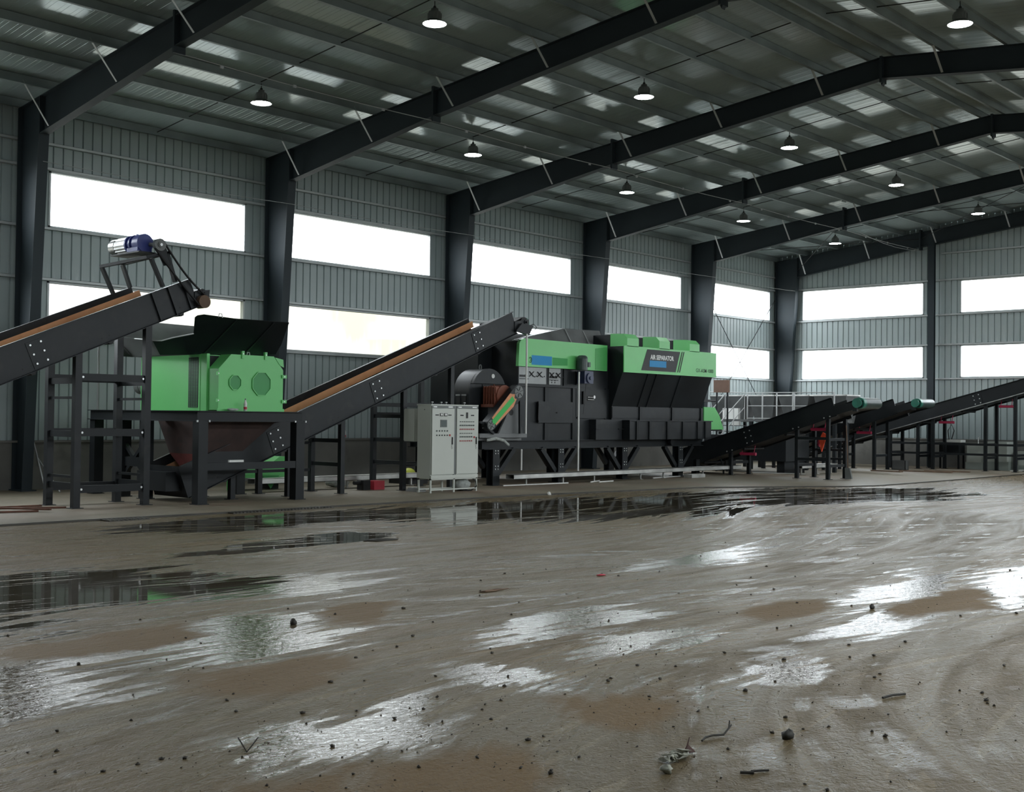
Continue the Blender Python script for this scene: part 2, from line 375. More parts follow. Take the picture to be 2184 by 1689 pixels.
C_MUD, C_MUD2, C_CONC, C_DAMP, C_PALE, C_DRY = (.240,.164,.078), (.182,.138,.073), (.200,.166,.106), (.094,.067,.033), (.265,.218,.138), (.175,.113,.054)
M['floor'] = floormat('wet_muddy_concrete')
M['pad'] = floormat('damp_concrete_pad', True)

# ------------------------------------------------------------------ the hall
W_ = 29.7; YN = -20.32; YE = 35.68; HX = W_/2
FY = [.68+7*k for k in range(-3, 6)]
def roofz(x): return 9.17 + .105*(x if x < HX else W_-x)
Z1, Z2, Z3, Z4 = 7.62, 6.27, 4.97, 3.65      # window rows
PL = 1.16                                    # plinth height

fl = MB(); fl.add([(-1,YN-8,-.03),(W_+1,YN-8,-.03),(W_+1,YE+1,-.03),(-1,YE+1,-.03)], [(0,1,2,3)])
struct('floor', fl, M['floor'])
pd = MB(); edge = [(8.15,YN),(8.2,-2),(8.35,.6),(8.4,4),(8.5,7.2),(8.6,9.5),(8.95,11.9),(9.4,15.4),(10.7,17.6),(11.7,19.2),(12.05,20.4),(12.15,24.5),(12.1,30),(12.05,YE)]
pd.prism([(0,YE,-.2),(0,YN,-.2)]+[(x,y,-.2) for x,y in edge], (0,0,.2))
struct('floor_pad', pd, M['pad'])
kb = MB()
for (xa,ya),(xb,yb) in zip(edge[:-1], edge[1:]): kb.beam((xa+.03,ya,-.02),(xb+.03,yb,-.02), .05, .05)
struct('trim_1', kb, M['kerb'])

GP = .25
def sheet(mb, fixed, a0, a1, z0, z1, axis, sgn):
    """ribbed sheet: thin grooves every GP; axis 'y' = wall along y at x=fixed (inside towards sgn), 'x' likewise; z0/z1 numbers or functions"""
    f0 = z0 if callable(z0) else (lambda a: z0); f1 = z1 if callable(z1) else (lambda a: z1)
    pr = []; k = math.floor(a0/GP)
    while k*GP < a1:
        for d, o in ((0,0),(GP-.045,0),(GP-.034,-.035),(GP-.012,-.035)):
            a = k*GP+d
            if a0 < a < a1: pr.append((a, o))
        k += 1
    pr = [(a0,0)]+pr+[(a1,0)]
    vs = []
    for a, o in pr:
        for z in (f0(a), f1(a)): vs.append((fixed+sgn*o, a, z) if axis == 'y' else (a, fixed+sgn*o, z))
    fs = [(2*i, 2*i+2, 2*i+3, 2*i+1) for i in range(len(pr)-1)]
    if (axis == 'y') == (sgn < 0): fs = [tuple(reversed(f)) for f in fs]
    mb.add(vs, fs)
    b0, b1 = sorted((fixed-sgn*.05, fixed-sgn*.12))
    am = (a0+a1)/2
    if callable(z1): mb.add([(a0,b0,f0(a0)),(a1,b0,f0(a1)),(a1,b0,f1(a1)),(am,b0,f1(am)),(a0,b0,f1(a0))] if axis == 'x' else [], [(0,1,2,3,4)] if axis == 'x' else [])
    elif axis == 'y': mb.box(b0,b1,a0,a1,z0,z1)
    else: mb.box(a0,a1,b0,b1,z0,z1)

bays = [(.68+7*k, 7.68+7*k) for k in range(-3, 5)]
winL = [(a+.70, b-.68) for a, b in bays]
winR = winL[2:]
winE = [(1.24,6.835),(8.35,13.95),(15.75,21.35),(22.86,28.46)]
def long_wall(name, x, sgn, winL):
    mb = MB()
    for z0, z1 in ((PL,Z4),(Z3,Z2),(Z1,9.24)): sheet(mb, x, YN, YE, z0, z1, 'y', sgn)
    ys = [YN]+[v for w in winL for v in w]+[YE]
    for i in range(0, len(ys), 2):
        for z0, z1 in ((Z4,Z3),(Z2,Z1)):
            if ys[i+1] > ys[i]: sheet(mb, x, ys[i], ys[i+1], z0, z1, 'y', sgn)
    w = struct(name, mb, M['wall'])
    p = MB(); p.box(min(x-sgn*.2, x+sgn*.10), max(x-sgn*.2, x+sgn*.10), YN, YE, -.2, PL); p.box(min(x-sgn*.2, x+sgn*.14), max(x-sgn*.2, x+sgn*.14), YN, YE, PL-.05, PL)
    struct('plinth', p, M['plinth'], w)
def end_wall(name, y, sgn):
    mb = MB()
    for z0, z1 in ((PL,Z4),(Z3,Z2)): sheet(mb, y, 0, W_, z0, z1, 'x', sgn)
    sheet(mb, y, 0, W_, Z1, lambda a: roofz(a)+.05, 'x', sgn)
    xs = [0]+[v for w in winE for v in w]+[W_]
    for i in range(0, len(xs), 2):
        for z0, z1 in ((Z4,Z3),(Z2,Z1)): sheet(mb, y, xs[i], xs[i+1], z0, z1, 'x', sgn)
    w = struct(name, mb, M['wall'])
    p = MB(); p.box(0, W_, min(y-sgn*.2, y+sgn*.10), max(y-sgn*.2, y+sgn*.10), -.2, PL); p.box(0, W_, min(y-sgn*.2, y+sgn*.14), max(y-sgn*.2, y+sgn*.14), PL-.05, PL)
    struct('plinth', p, M['plinth'], w)
long_wall('wall_left', 0, 1, winL); end_wall('wall_end', YE, -1); long_wall('wall_right', W_, -1, winR)
nw = MB(); sheet(nw, YN, 0, W_, PL, Z1, 'x', 1); sheet(nw, YN, 0, W_, Z1, lambda a: roofz(a)+.05, 'x', 1)
w = struct('wall_near', nw, M['wall'])
p = MB(); p.box(0, W_, YN-.2, YN+.1, -.2, PL); struct('plinth', p, M['plinth'], w)

nwin = [0]
def window(axis, fixed, sgn, a0, a1, z0, z1, mat):
    nwin[0] += 1
    mb = MB(); q0, q1 = sorted((fixed-sgn*.07, fixed-sgn*.09))
    B = (lambda m, u0,u1,v0,v1,w0,w1: m.box(u0,u1,v0,v1,w0,w1)) if axis == 'y' else (lambda m, u0,u1,v0,v1,w0,w1: m.box(v0,v1,u0,u1,w0,w1))
    B(mb, q0, q1, a0, a1, z0, z1)
    w = struct('window_%d' % nwin[0], mb, mat)
    fr = MB(); q0, q1 = sorted((fixed-sgn*.12, fixed+sgn*.02))
    for u in (a0, a1-.05): B(fr, q0, q1, u, u+.05, z0, z1)
    for v in (z0, z1-.04): B(fr, q0, q1, a0, a1, v, v+.04)
    struct('window_frame', fr, M['girt'], w)
for i, (a, b) in enumerate(winL):
    for r, (z0, z1) in enumerate(((Z2,Z1),(Z4,Z3))):
        window('y', 0, 1, a, b, z0, z1, M['paney'] if (r == 1 and i in (3, 4)) else M['pane'])
for a, b in winE:
    for z0, z1 in ((Z2,Z1),(Z4,Z3)): window('x', YE, -1, a, b, z0, z1, M['pane'])
for a, b in winR:
    for z0, z1 in ((Z2,Z1),(Z4,Z3)): window('y', W_, -1, a, b, z0, z1, M['pane'])

# girts carrying the sheets: C sections along each window head and sill
tn = [1]
def girt(par_axis, fixed, sgn, a0, a1, z):
    tn[0] += 1
    g = MB(); d = .09
    q = sorted((fixed+sgn*.005, fixed+sgn*d))
    if par_axis == 'y':
        g.box(q[0],q[1],a0,a1,z-.035,z-.028); g.box(q[0],q[1],a0,a1,z+.03,z+.037); g.box(q[1]-.006 if sgn > 0 else q[0], q[1] if sgn > 0 else q[0]+.006, a0,a1,z-.035,z+.037)
    else:
        g.box(a0,a1,q[0],q[1],z-.035,z-.028); g.box(a0,a1,q[0],q[1],z+.03,z+.037); g.box(a0,a1,q[1]-.006 if sgn > 0 else q[0], q[1] if sgn > 0 else q[0]+.006, z-.035,z+.037)
    struct('trim_%d' % tn[0], g, M['girt'])
for z in (Z4-.04, Z3+.04, Z2-.04, Z1+.04, 8.25): girt('y', 0, 1, YN, YE, z)
for z in (Z4-.04, Z3+.04, Z2-.04, Z1+.04): girt('x', YE, -1, .75, W_, z)
girt('x', YE, -1, 7.6, 22.1, 8.75)

# roof sheets: real shallow ribs running up the slope
def roof_half(x0, x1, name, par=None):
    mb = MB(); pr = []; P = .28; k = math.floor((YN)/P)-1
    while k*P < YE:
        for d, o in ((0,0),(.085,0),(.090,.0022),(.099,.0022),(.104,0),(.180,0),(.184,.0030),(.196,.0030),(.200,0)): pr.append((k*P+d, o))
        k += 1
    pr = [(YN,0)]+[(y, o) for y, o in pr if YN < y < YE]+[(YE,0)]
    vs = []
    for y, o in pr: vs += [(x0, y, roofz(x0)+o), (x1, y, roofz(x1)+o)]
    mb.add(vs, [(2*i, 2*i+1, 2*i+3, 2*i+2) for i in range(len(pr)-1)])
    mb.prism([(x0,YN,roofz(x0)+.05),(x1,YN,roofz(x1)+.05),(x1,YN,roofz(x1)+.12),(x0,YN,roofz(x0)+.12)], (0,YE-YN,0))
    return mb
rm = roof_half(0, HX, ''); r2 = roof_half(HX, W_, '')
rm.add(r2.v, r2.f)
struct('ceiling', rm, M['roof'])

# ------------------------------------------------------------------ steel frames
BAYN = ['first','second','third','fourth','fifth','sixth']
def zb(x):                                   # rafter underside
    x = x if x < HX else W_-x
    return 8.2+.1504*(x-1.15) if x < 6.8 else 9.05+.118*(x-6.8)
def zt(x): x = x if x < HX else W_-x; return 8.95+.105*x
LCOL = ['dark tapered steel column nearest the camera, left of the first wide window',
        'dark tapered steel column right behind the green shredder',
        'dark tapered steel column behind the top of the belt conveyor with the grey cabinet under it',
        'dark tapered steel column rising behind the air separator, between the third and fourth window bays',
        'dark tapered steel column behind the right end of the air separator']
LRAF = ['dark steel roof beam nearest the camera, across the top left corner',
        'dark steel roof beam second from the camera, leaving the frame at the top centre',
        'dark steel roof beam third from the camera, with its ridge joint near the upper right',
        'dark steel roof beam fourth from the camera, with its ridge joint close to the right edge',
        'dark steel roof beam fifth from the camera, above the last ceiling lamps',
        'dark steel roof beam against the far end wall']
PX = [.12,1.6,3.1,4.6,6.05,7.5,9.0,10.45,11.9,13.35,14.5]
for k in range(6):
    y = .68+7*k if k < 5 else 35.42
    if k < 5:
        c = thing('steel_column', LCOL[k], 'steel column', (.4,y,0), 'tapered columns along the left wall')
    else:
        c = thing('steel_column', 'dark steel corner column where the left wall meets the end wall', 'steel column', (.4,y,0), 'tapered columns along the left wall')
    m = MB(); m.prism([(.12,y-.006,0),(.62,y-.006,0),(1.15,y-.006,8.2),(1.15,y-.006,zt(1.15)-.01),(.12,y-.006,8.95)], (0,.012,0)); part(c, 'web', m, M['frame'])
    m = MB(); m.prism([(.62,y-.125,0),(.634,y-.125,0),(1.164,y-.125,8.2),(1.15,y-.125,8.2)], (0,.25,0)); part(c, 'flange', m, M['frame'])
    m = MB(); m.box(.106,.12,y-.125,y+.125,0,8.95); part(c, 'flange', m, M['frame'])
    m = MB(); m.box(.02,.75,y-.18,y+.18,0,.03); part(c, 'base_plate', m, M['frame'])
    r = thing('roof_beam', LRAF[k], 'roof beam', (.6,y,8.2), 'roof beams of the steel frames')
    for s in (0, 1):
        X = (lambda x: x) if s == 0 else (lambda x: W_-x)
        m = MB(); xs = [.12,1.15,6.8,HX]
        m.prism([(X(1.17),y-.005,zt(1.17)-.01),(X(HX),y-.005,zt(HX)-.01),(X(HX),y-.005,zb(HX)),(X(6.8),y-.005,zb(6.8)),(X(1.17),y-.005,zb(1.17))], (0,.01,0)); part(r, 'web', m, M['frame'])
        m = MB()
        for a, b in ((1.17,6.8),(6.8,HX)): m.prism([(X(a),y-.11,zb(a)),(X(b),y-.11,zb(b)),(X(b),y-.11,zb(b)+.014),(X(a),y-.11,zb(a)+.014)], (0,.22,0))
        part(r, 'bottom_flange', m, M['frame'])
        m = MB(); m.prism([(X(.12),y-.11,zt(.12)-.014),(X(HX),y-.11,zt(HX)-.014),(X(HX),y-.11,zt(HX)),(X(.12),y-.11,zt(.12))], (0,.22,0)); part(r, 'top_flange', m, M['frame'])
        m = MB(); m.box(min(X(6.77),X(6.83)),max(X(6.77),X(6.83)),y-.13,y+.13,zb(6.8)-.13,zt(6.8)+.10); part(r, 'splice_plate', m, M['frame'])
        if k < 5 or s == 0:
            m = MB(); m.box(min(X(1.15),X(1.18)),max(X(1.15),X(1.18)),y-.12,y+.12,zb(1.18)-.02,zt(1.18)-.01); part(r, 'end_plate', m, M['frame'])
        for x in (1.6, 4.6, 7.5, 10.45, 13.35):
            if s == 1 and k < 1: continue
            m = MB(); xx = X(x); m.beam((xx-.02,y-.10,zb(x)+.04),(xx-.02,y-.72,zt(x)+.10), .008, .055, (1,0,0)); part(r, 'fly_brace', m, M['brace'], 'pale diagonal strap up to a purlin')
    m = MB(); m.box(HX-.03,HX+.03,y-.13,y+.13,zb(HX)-.10,zt(HX)+.02); m.prism([(HX-.03,y-.06,zb(HX)-.10),(HX+.03,y-.06,zb(HX)-.10),(HX,y-.06,zb(HX)-.17)], (0,.12,0)); part(r, 'ridge_plate', m, M['frame'])
# gable posts on the end wall
for i, (x, lb) in enumerate(((7.36,'dark steel gable post in the end wall between its two visible window columns'),(14.85,'dark steel gable post of the end wall under the roof ridge'))):
    c = thing('gable_post', lb, 'steel column', (x,35.4,0), 'posts of the end wall')
    m = MB(); m.box(x-.13,x+.13,35.12,35.135,0,zb(x)+.02); part(c, 'flange', m, M['frame'])
    m = MB(); m.box(x-.13,x+.13,35.27,35.285,0,zb(x)+.02); part(c, 'flange', m, M['frame'])
    m = MB(); m.box(x-.006,x+.006,35.135,35.27,0,zb(x)+.02); part(c, 'web', m, M['frame'])

ORD = ['first','second','third','fourth','fifth','sixth','seventh','eighth','ninth','tenth','eleventh']
def zsec(x, sgn):
    b = 8.955+.105*(x if x < HX else W_-x)
    m = MB()
    m.box(x-.004,x+.004,YN,YE-.02,b,b+.2); m.box(x if sgn > 0 else x-.07, x+.07 if sgn > 0 else x,YN,YE-.02,b,b+.008)
    m.box(x if sgn > 0 else x-.008, x+.008 if sgn > 0 else x,YN,YE-.02,b,b+.03)
    m.box(x-.07 if sgn > 0 else x, x if sgn > 0 else x+.07,YN,YE-.02,b+.195,b+.205)
    return m
for i, x in enumerate(PX):
    solo('roof_purlin', zsec(x, 1), M['purlin'], 'thin steel roof purlin along the hall, %s up from the left wall' % ORD[i], 'purlin', 'purlins under the left roof slope')
for i, x in enumerate(reversed(PX[1:])):
    if i > 6: break
    solo('roof_purlin', zsec(W_-x, -1), M['purlin'], 'thin steel roof purlin beyond the ridge, %s down the right slope' % ORD[i], 'purlin', 'purlins under the right roof slope')
for k in range(5):
    y = 4.18+7*k
    m = MB(); m.tube([(.12,y,9.06),(HX-.35,y,9.06+.105*(HX-.35))], .013, 5)
    solo('tie_rod', m, M['cable'], 'thin dark rod across the purlins of the %s roof bay, left slope' % BAYN[k], 'rod', 'tie rods between purlins')
    if k > 0:
        m = MB(); m.tube([(HX+.35,y,9.06+.105*(HX-.35)),(W_-4,y,9.06+.105*4)], .013, 5)
        solo('tie_rod', m, M['cable'], 'thin dark rod across the purlins of the %s roof bay, right slope' % BAYN[k], 'rod', 'tie rods between purlins')
for i, (xa, xb) in enumerate(((1.2,6.8),(6.8,14.6))):
    for s in (0, 1):
        m = MB(); ya, yb = (28.8,35.4) if s == 0 else (35.4,28.8)
        m.tube([(xa,ya,zb(xa)+.35),(xb,yb,zb(xb)+.35)], .013, 5)
        solo('roof_brace', m, M['cable'], 'thin crossing brace rod under the last roof bay, %s pair, %s' % (('lower','upper')[i], ('rising away from the camera','rising towards the camera')[s]), 'rod', 'crossing roof brace rods')
for s in (0, 1):
    m = MB()
    m.tube([(.12,29.2,7.5),(.12,35.2,1.4)] if s == 0 else [(.12,29.2,1.2),(.12,35.2,7.2)], .016, 5)
    solo('wall_brace', m, M['cable'], 'thin brace rod in the last left wall bay, %s' % ('falling towards the corner column' if s == 0 else 'rising to the corner column'), 'rod', 'crossing wall brace rods')

# wires strung along the hall with clips
def wire(x, z, y0, y1, lb, r=.011, sag=.05, clips=True):
    t = thing('strung_wire', lb, 'wire', (x,y0,z)); m = MB(); pts = []
    y = y0
    while y < y1-.01:
        for j in range(6): pts.append((x, y+7*j/6, z-sag*math.sin(PI*j/6)))
        y += 7
    pts.append((x,y1,z)); m.tube(pts, r, 5); part(t, 'wire', m, M['wire'])
    if clips:
        rn = random.Random(int(x*10)); y = y0+1
        while y < y1:
            m = MB(); m.box(x-.015,x+.015,y-.04,y+.04,z-.075,z-.02); part(t, 'clip', m, M['wire']); y += 1.75+rn.random()
wire(6.78, 8.94, .68, 35.4, 'pale wire with small clips hung under the roof beams at their mid joints')
wire(1.14, 7.58, .68, 35.2, 'thin pale wire strung along the inner faces of the left columns', .009, .04, False)
wire(20.3, 9.35, 7.68, 35.2, 'thin pale wire under the right roof slope near the top right corner', .009, .06, False)
wire(7.2, 8.9, 28.7, 35.1, 'thin wire sagging towards the end wall gable', .008, .25, False)

# ------------------------------------------------------------------ high bay lamps
def make_lamp(x, y, z, lb):
    t = thing('high_bay_lamp', lb, 'lamp', (x,y,z), 'high bay lamps on the purlins')
    m = MB(); m.lathe([(0,.30),(.075,.30),(.075,.26),(.12,.24),(.135,.20),(.135,.09),(.15,.07)], (x,y,z), 20)
    for i in range(12):
        a = 2*PI*i/12; m.beam((x+.13*math.cos(a),y+.13*math.sin(a),z+.1),(x+.13*math.cos(a),y+.13*math.sin(a),z+.2), .03, .008)
    part(t, 'housing', m, M['cabdark'])
    m = MB(); m.lathe([(.13,.085),(.15,.05),(.22,.022),(.25,.006),(.25,-.004),(.238,-.004),(.235,.008),(.15,.03),(0,.03)], (x,y,z), 28); part(t, 'reflector', m, M['cabdark'])
    m = MB(); m.lathe([(.238,.006),(0,-.002)], (x,y,z), 28); part(t, 'diffuser', m, M['lamp'], 'glowing white lens')
    m = MB(); top = 8.99+.105*(x if x < HX else W_-x)-z
    m.tube([(x,y,z+.30),(x,y,z+top)], .010, 5); m.lathe([(.02,.30),(.035,.33),(.02,.36)], (x,y,z), 10); part(t, 'hanger', m, M['cable'])
    return t
lz = {4.62:9.03, 10.4:9.62, 18.1:9.72, 25.1:9.0}
L0 = make_lamp(10.4, 4.18, 9.62, 'glowing high bay lamp at the top centre, largest in the picture')
LAB = {(4.62,0):'glowing high bay lamp over the green shredder', (10.4,1):'glowing high bay lamp in the upper row, second from the camera',
 (4.62,1):'glowing high bay lamp in the lower row, second from the camera', (10.4,2):'glowing high bay lamp in the upper row, third from the camera',
 (4.62,2):'glowing high bay lamp in the lower row, third from the camera', (10.4,3):'glowing high bay lamp in the upper row, fourth from the camera',
 (4.62,3):'glowing high bay lamp in the lower row, fourth from the camera', (10.4,4):'small glowing lamp of the upper row in the last roof bay',
 (4.62,4):'small glowing lamp of the lower row by the end gable, its bracket dark', (18.1,1):'glowing high bay lamp beyond the ridge at the top right corner'}
for (x, k), lb in LAB.items():
    dz = lz[x]-9.62
    c = copy_tree(L0, (x, 4.18+7*k, lz[x]), lb)
for x in (4.62, 10.4, 18.1, 25.1):
    for k in range(-3, 5):
        if (x, k) in LAB or (x == 10.4 and k == 0): continue
        if x < 15 and k >= 0: continue
        copy_tree(L0, (x, 4.18+7*k, lz[x]), 'high bay lamp on the part of the roof outside the picture')

# ------------------------------------------------------------------ belt conveyors
def conveyor(name, lb, axis, f0, w, s0, s1, zb0, m_, hgt, legs, rear_s1=None, bars=(), mat='black', skirt=True, splices=(), rib=(), tail=True, head=(.45,.15), group='belt conveyors', legw=.11, rear=0.0):
    """s runs along the belt, t across (0 = side facing the camera), bottom edge z = zb0 + m_*(s-s0)"""
    P = (lambda s, t, z: (f0-t, s, z)) if axis == 'y' else (lambda s, t, z: (s, f0+t, z))
    TV = Vector(P(0,1,0))-Vector(P(0,0,0))
    zbt = lambda s: zb0+m_*(s-s0)
    ln = math.sqrt(1+m_*m_); sn = m_/ln; cs = 1/ln
    root = thing(name, lb, 'conveyor', P((s0+s1)/2, w/2, 0), group)
    rs1 = rear_s1 or s1
    for t, e, sgn in ((0, s1, -1), (w, rs1, 1)):
        mb = MB(); dx = hgt*cs*sn*.9
        ts = 0 if t == 0 else w-.012
        quad = lambda o0, o1, tt, th: mb.prism([P(s0-o0*sn,tt,zbt(s0)+o0),P(e-o0*sn*cs,tt,zbt(e-o0*sn*cs)+o0),P(e-o1*sn*cs,tt,zbt(e-o1*sn*cs)+o1),P(s0-o1*sn,tt,zbt(s0)+o1)], TV*th)
        quad(0, hgt+(rear if t else 0), ts, .012)
        lip = -.06 if t == 0 else w
        hq = hgt+(rear if t else 0); quad(hq-.012, hq, lip, .06); quad(0, .012, lip, .06)
        part(root, 'side_panel', mb, M[mat])
    # belt loop
    mb = MB(); o = hgt*.52; u = .10; he = s1+head[0]; r = head[1]
    top = [(s0+.1, zbt(s0+.1)+o), (he-.05, zbt(he-.05)+o)]
    hc = (he, zbt(he)+o-r); arc = [(hc[0]+r*math.sin(a)-r*sn*math.cos(a)*0, hc[1]+r*math.cos(a)) for a in [i*PI/8 for i in range(0, 9)]]
    low = [(he-.5, zbt(he-.5)+u), ((s0+s1)/2, zbt((s0+s1)/2)+u-.06), (s0+.2, zbt(s0+.2)+u)]
    loop = top+arc+low
    inner = [(a+.0, b-.014) for a, b in top]+[(hc[0]+(a-hc[0])*.9, hc[1]+(b-hc[1])*.9) for a, b in arc]+[(a, b+.014) for a, b in low]
    n = len(loop); A = [P(a,.06,b) for a, b in loop]; B = [P(a,w-.06,b) for a, b in loop]; Ai = [P(a,.06,b) for a, b in inner]; Bi = [P(a,w-.06,b) for a, b in inner]
    fs = []
    for i in range(n):
        j = (i+1) % n
        fs += [(i,j,n+j,n+i), (2*n+i,3*n+i,3*n+j,2*n+j), (i,2*n+i,2*n+j,j), (n+i,n+j,3*n+j,3*n+i)]
    mb.add(A+B+Ai+Bi, fs); part(root, 'belt', mb, M['rubber'])
    mb = MB(); mb.cyl(P(hc[0],.03,hc[1]), P(hc[0],w-.03,hc[1]), r-.008, n=20); mb.cyl(P(hc[0],-.09,hc[1]), P(hc[0],w+.09,hc[1]), .03, n=10); part(root, 'head_drum', mb, M['rubber'])
    for t in (-.02, w+.005):
        mb = MB(); a = zbt(s1)
        mb.prism([P(s1-.12,t,zbt(s1-.12)+.05),P(hc[0]+.12,t,hc[1]-.12),P(hc[0]+.14,t,hc[1]+.09),P(s1-.12,t,zbt(s1-.12)+hgt*.55)], TV*.015)
        mb.cyl(P(hc[0],t-.02,hc[1]), P(hc[0],t+.04,hc[1]), .065, n=12); part(root, 'bearing_bracket', mb, M[mat])
    if tail:
        mb = MB(); mb.cyl(P(s0+.2,.03,zbt(s0+.2)+o*.6), P(s0+.2,w-.03,zbt(s0+.2)+o*.6), .13, n=16); part(root, 'tail_drum', mb, M['rubber'])
        mb = MB(); mb.prism([P(s0-hgt*sn-.02,0,zbt(s0)+hgt),P(s0-.02,0,zbt(s0)),P(s0,0,zbt(s0)),P(s0-hgt*sn,0,zbt(s0)+hgt)], TV*w); part(root, 'tail_plate', mb, M[mat])
    if skirt:
        for t, e in ((w-.05, rs1-.05), (.02, s1-.2)):
            mb = MB(); a, b = (hgt-.30+rear, hgt-.12+rear) if t > .1 else (hgt-.27, hgt-.14)
            mb.prism([P(s0,t,zbt(s0)+a),P(e,t,zbt(e)+a),P(e-.06,t,zbt(e-.06)+b),P(s0,t,zbt(s0)+b)], TV*.022); part(root, 'skirt', mb, M['orange'], 'orange rubber skirt strip along the belt')
    for s in splices:
        mb = MB(); c0, c1 = s-.17, s+.17
        q = lambda ss, k: P(ss-k*hgt*sn*cs, -.012, zbt(ss-k*hgt*sn*cs)+k*hgt)
        mb.prism([q(c0,.06),q(c1,.06),q(c1,.9),q(c0,.9)], TV*.012)
        sp = part(root, 'splice_plate', mb, M[mat])
        for dc in (-.10, .10):
            for k in (.2, .5, .8):
                b = MB(); c = Vector(q(s+dc, k)); b.cyl(c-TV*.018, c, .020, n=8); part(sp, 'bolt', b, M['bolt'], 'bright bolt head')
    k = s0+.75
    while k < s1-.4:
        for d in (-.06, .10):
            mb = MB(); z = zbt(k+d)+.13; mb.cyl(P(k+d,-.004,z), P(k+d,.001,z), .016, n=8); part(root, 'bolt_hole', mb, M['rubber'], 'dark bolt hole')
        k += 1.55
    for s in rib:
        mb = MB(); q = lambda ss, k: P(ss-k*hgt*sn*cs, -.05, zbt(ss-k*hgt*sn*cs)+k*hgt)
        mb.prism([q(s-.012,.0),q(s+.012,.0),q(s+.012,1.0),q(s-.012,1.0)], TV*.05); part(root, 'stiffener', mb, M[mat])
    k = s0+.9
    while k < s1-.3:
        mb = MB(); mb.cyl(P(k,.04,zbt(k)-.02), P(k,w-.04,zbt(k)-.02), .045, n=10)
        for t in (.02, w-.05): mb.prism([P(k-.06,t,zbt(k)+.05),P(k+.06,t,zbt(k)+.05),P(k+.04,t,zbt(k)-.05),P(k-.04,t,zbt(k)-.05)], TV*.012)
        part(root, 'return_roller', mb, M['rubber']); k += 1.55
    for s in legs:
        for t in (.03, w-.03-legw):
            mb = MB(); x, y, _ = P(s, t+legw/2, 0); zt_ = zbt(s)+.02
            h = legw/2; mb.box(x-h,x+h,y-h,y+h,0,zt_); mb.box(x-h-.05,x+h+.05,y-h-.05,y+h+.05,0,.012)
            part(root, 'leg', mb, M[mat])
        for zz in bars:
            if zz < zbt(s)-.1:
                mb = MB(); mb.beam(P(s,.1,zz), P(s,w-.1,zz), .05, .09); part(root, 'cross_bar', mb, M[mat])
    return root, P, zbt, hc

# --- near conveyor feeding the shredder
c1, P1, zb1, hc1 = conveyor('belt_conveyor', 'black belt conveyor with orange skirt climbing to the shredder hopper, blue gear motor on top', 'y', 6.0, 1.3, -7.3, 1.74, .22, .425, .66, [-4.2,-.85,.62], 1.2, (), 'blackd', True, (-1.55,), (.86,1.22,1.55), True, (.10,.11), legw=.135, rear=.10)
for ya, yb in ((-.85,.62),):
    for x in (5.9, 4.8):
        for z in (.36, 1.45, 2.52):
            m = MB(); m.beam((x,ya,z),(x,yb,z), .06, .14); p = part(c1, 'cross_bar', m, M['black'])
            if x > 5:
                for yy in (ya+.10, yb-.10):
                    b = MB(); b.cyl((x+.03,yy,z),(x+.05,yy,z), .022, n=8); part(p, 'bolt', b, M['bolt'], 'bright bolt head')
for y in (-.85, .62):
    for z, h in ((.42,.12),(.60,.05),(1.42,.12),(2.12,.05),(2.45,.12)):
        m = MB(); m.beam((5.85,y,z),(4.8,y,z), .05, h); part(c1, 'cross_bar', m, M['black'])
# motor frame over the belt: two bent legs each side, a rail on top
for x, L_ in ((5.97, ((.91,4.40,.63,4.95),(1.19,4.52,.98,5.12))), (4.74, ((.50,4.30,.24,4.82),(.88,4.46,.70,4.92)))):
    for ya, za, yb, zq in L_:
        m = MB(); m.beam((x,ya,za),(x,yb,zq), .05, .11, (1,0,0)); part(c1, 'motor_frame_leg', m, M['black'])
for y, za, zq in ((.24,4.84,4.86),(.72,4.94,5.0)):
    m = MB(); m.beam((4.70,y,za),(6.02,y+.30,zq+.10), .07, .06); part(c1, 'motor_frame_rail', m, M['black'])
m = MB(); m.beam((4.72,.22,4.84),(4.72,.74,4.96), .07, .05); part(c1, 'motor_frame_rail', m, M['black'])
m = MB(); m.beam((5.99,.50,4.96),(5.99,1.04,5.12), .07, .05); part(c1, 'motor_frame_rail', m, M['black'])
m = MB(); m.box(4.78,5.9,.40,.80,5.06,5.085); part(c1, 'motor_plate', m, M['black'])
m = MB(); m.cyl((4.66,.6,5.27),(5.28,.6,5.27), .155, n=20); m.cyl((4.60,.6,5.27),(4.80,.6,5.27), .165, n=20)
for i in range(16):
    a = 2*PI*i/16; m.beam((4.82,.6+.158*math.cos(a),5.27+.158*math.sin(a)),(5.26,.6+.158*math.cos(a),5.27+.158*math.sin(a)), .012, .03)
mo = part(c1, 'motor', m, M['steel'], 'silver electric motor')
m = MB(); m.cyl((5.28,.6,5.27),(5.33,.6,5.27), .19, n=20); m.cyl((5.33,.6,5.27),(5.62,.6,5.27), .16, n=20); m.cyl((5.44,.6,5.27),(5.49,.6,5.27), .19, n=20); m.cyl((5.58,.6,5.27),(5.80,.6,5.27), .185, n=20); m.box(5.36,5.78,.44,.76,5.10,5.18)
m.cyl((5.5,.6,5.4),(5.5,.6,5.475), .03, n=8)
part(mo, 'gearbox', m, M['bluemotor'], 'blue gearbox')
m = MB(); m.cyl((5.98,.78,5.23),(6.08,.78,5.23), .125, n=24); m.cyl((6.08,.78,5.23),(6.10,.78,5.23), .06, n=12); m.cyl((5.8,.70,5.25),(5.98,.78,5.23), .04, n=10); p = part(c1, 'pulley', m, M['cabdark'])
m = MB(); m.cyl((6.10,.78,5.23),(6.115,.78,5.23), .03, n=10); part(p, 'hub', m, M['bolt'])
m = MB(); m.prism([(6.0,.70,5.18),(6.0,.92,5.22),(6.0,1.10,4.86),(6.0,.90,4.82)], (.02,0,0)); part(c1, 'belt_guard', m, M['black'])
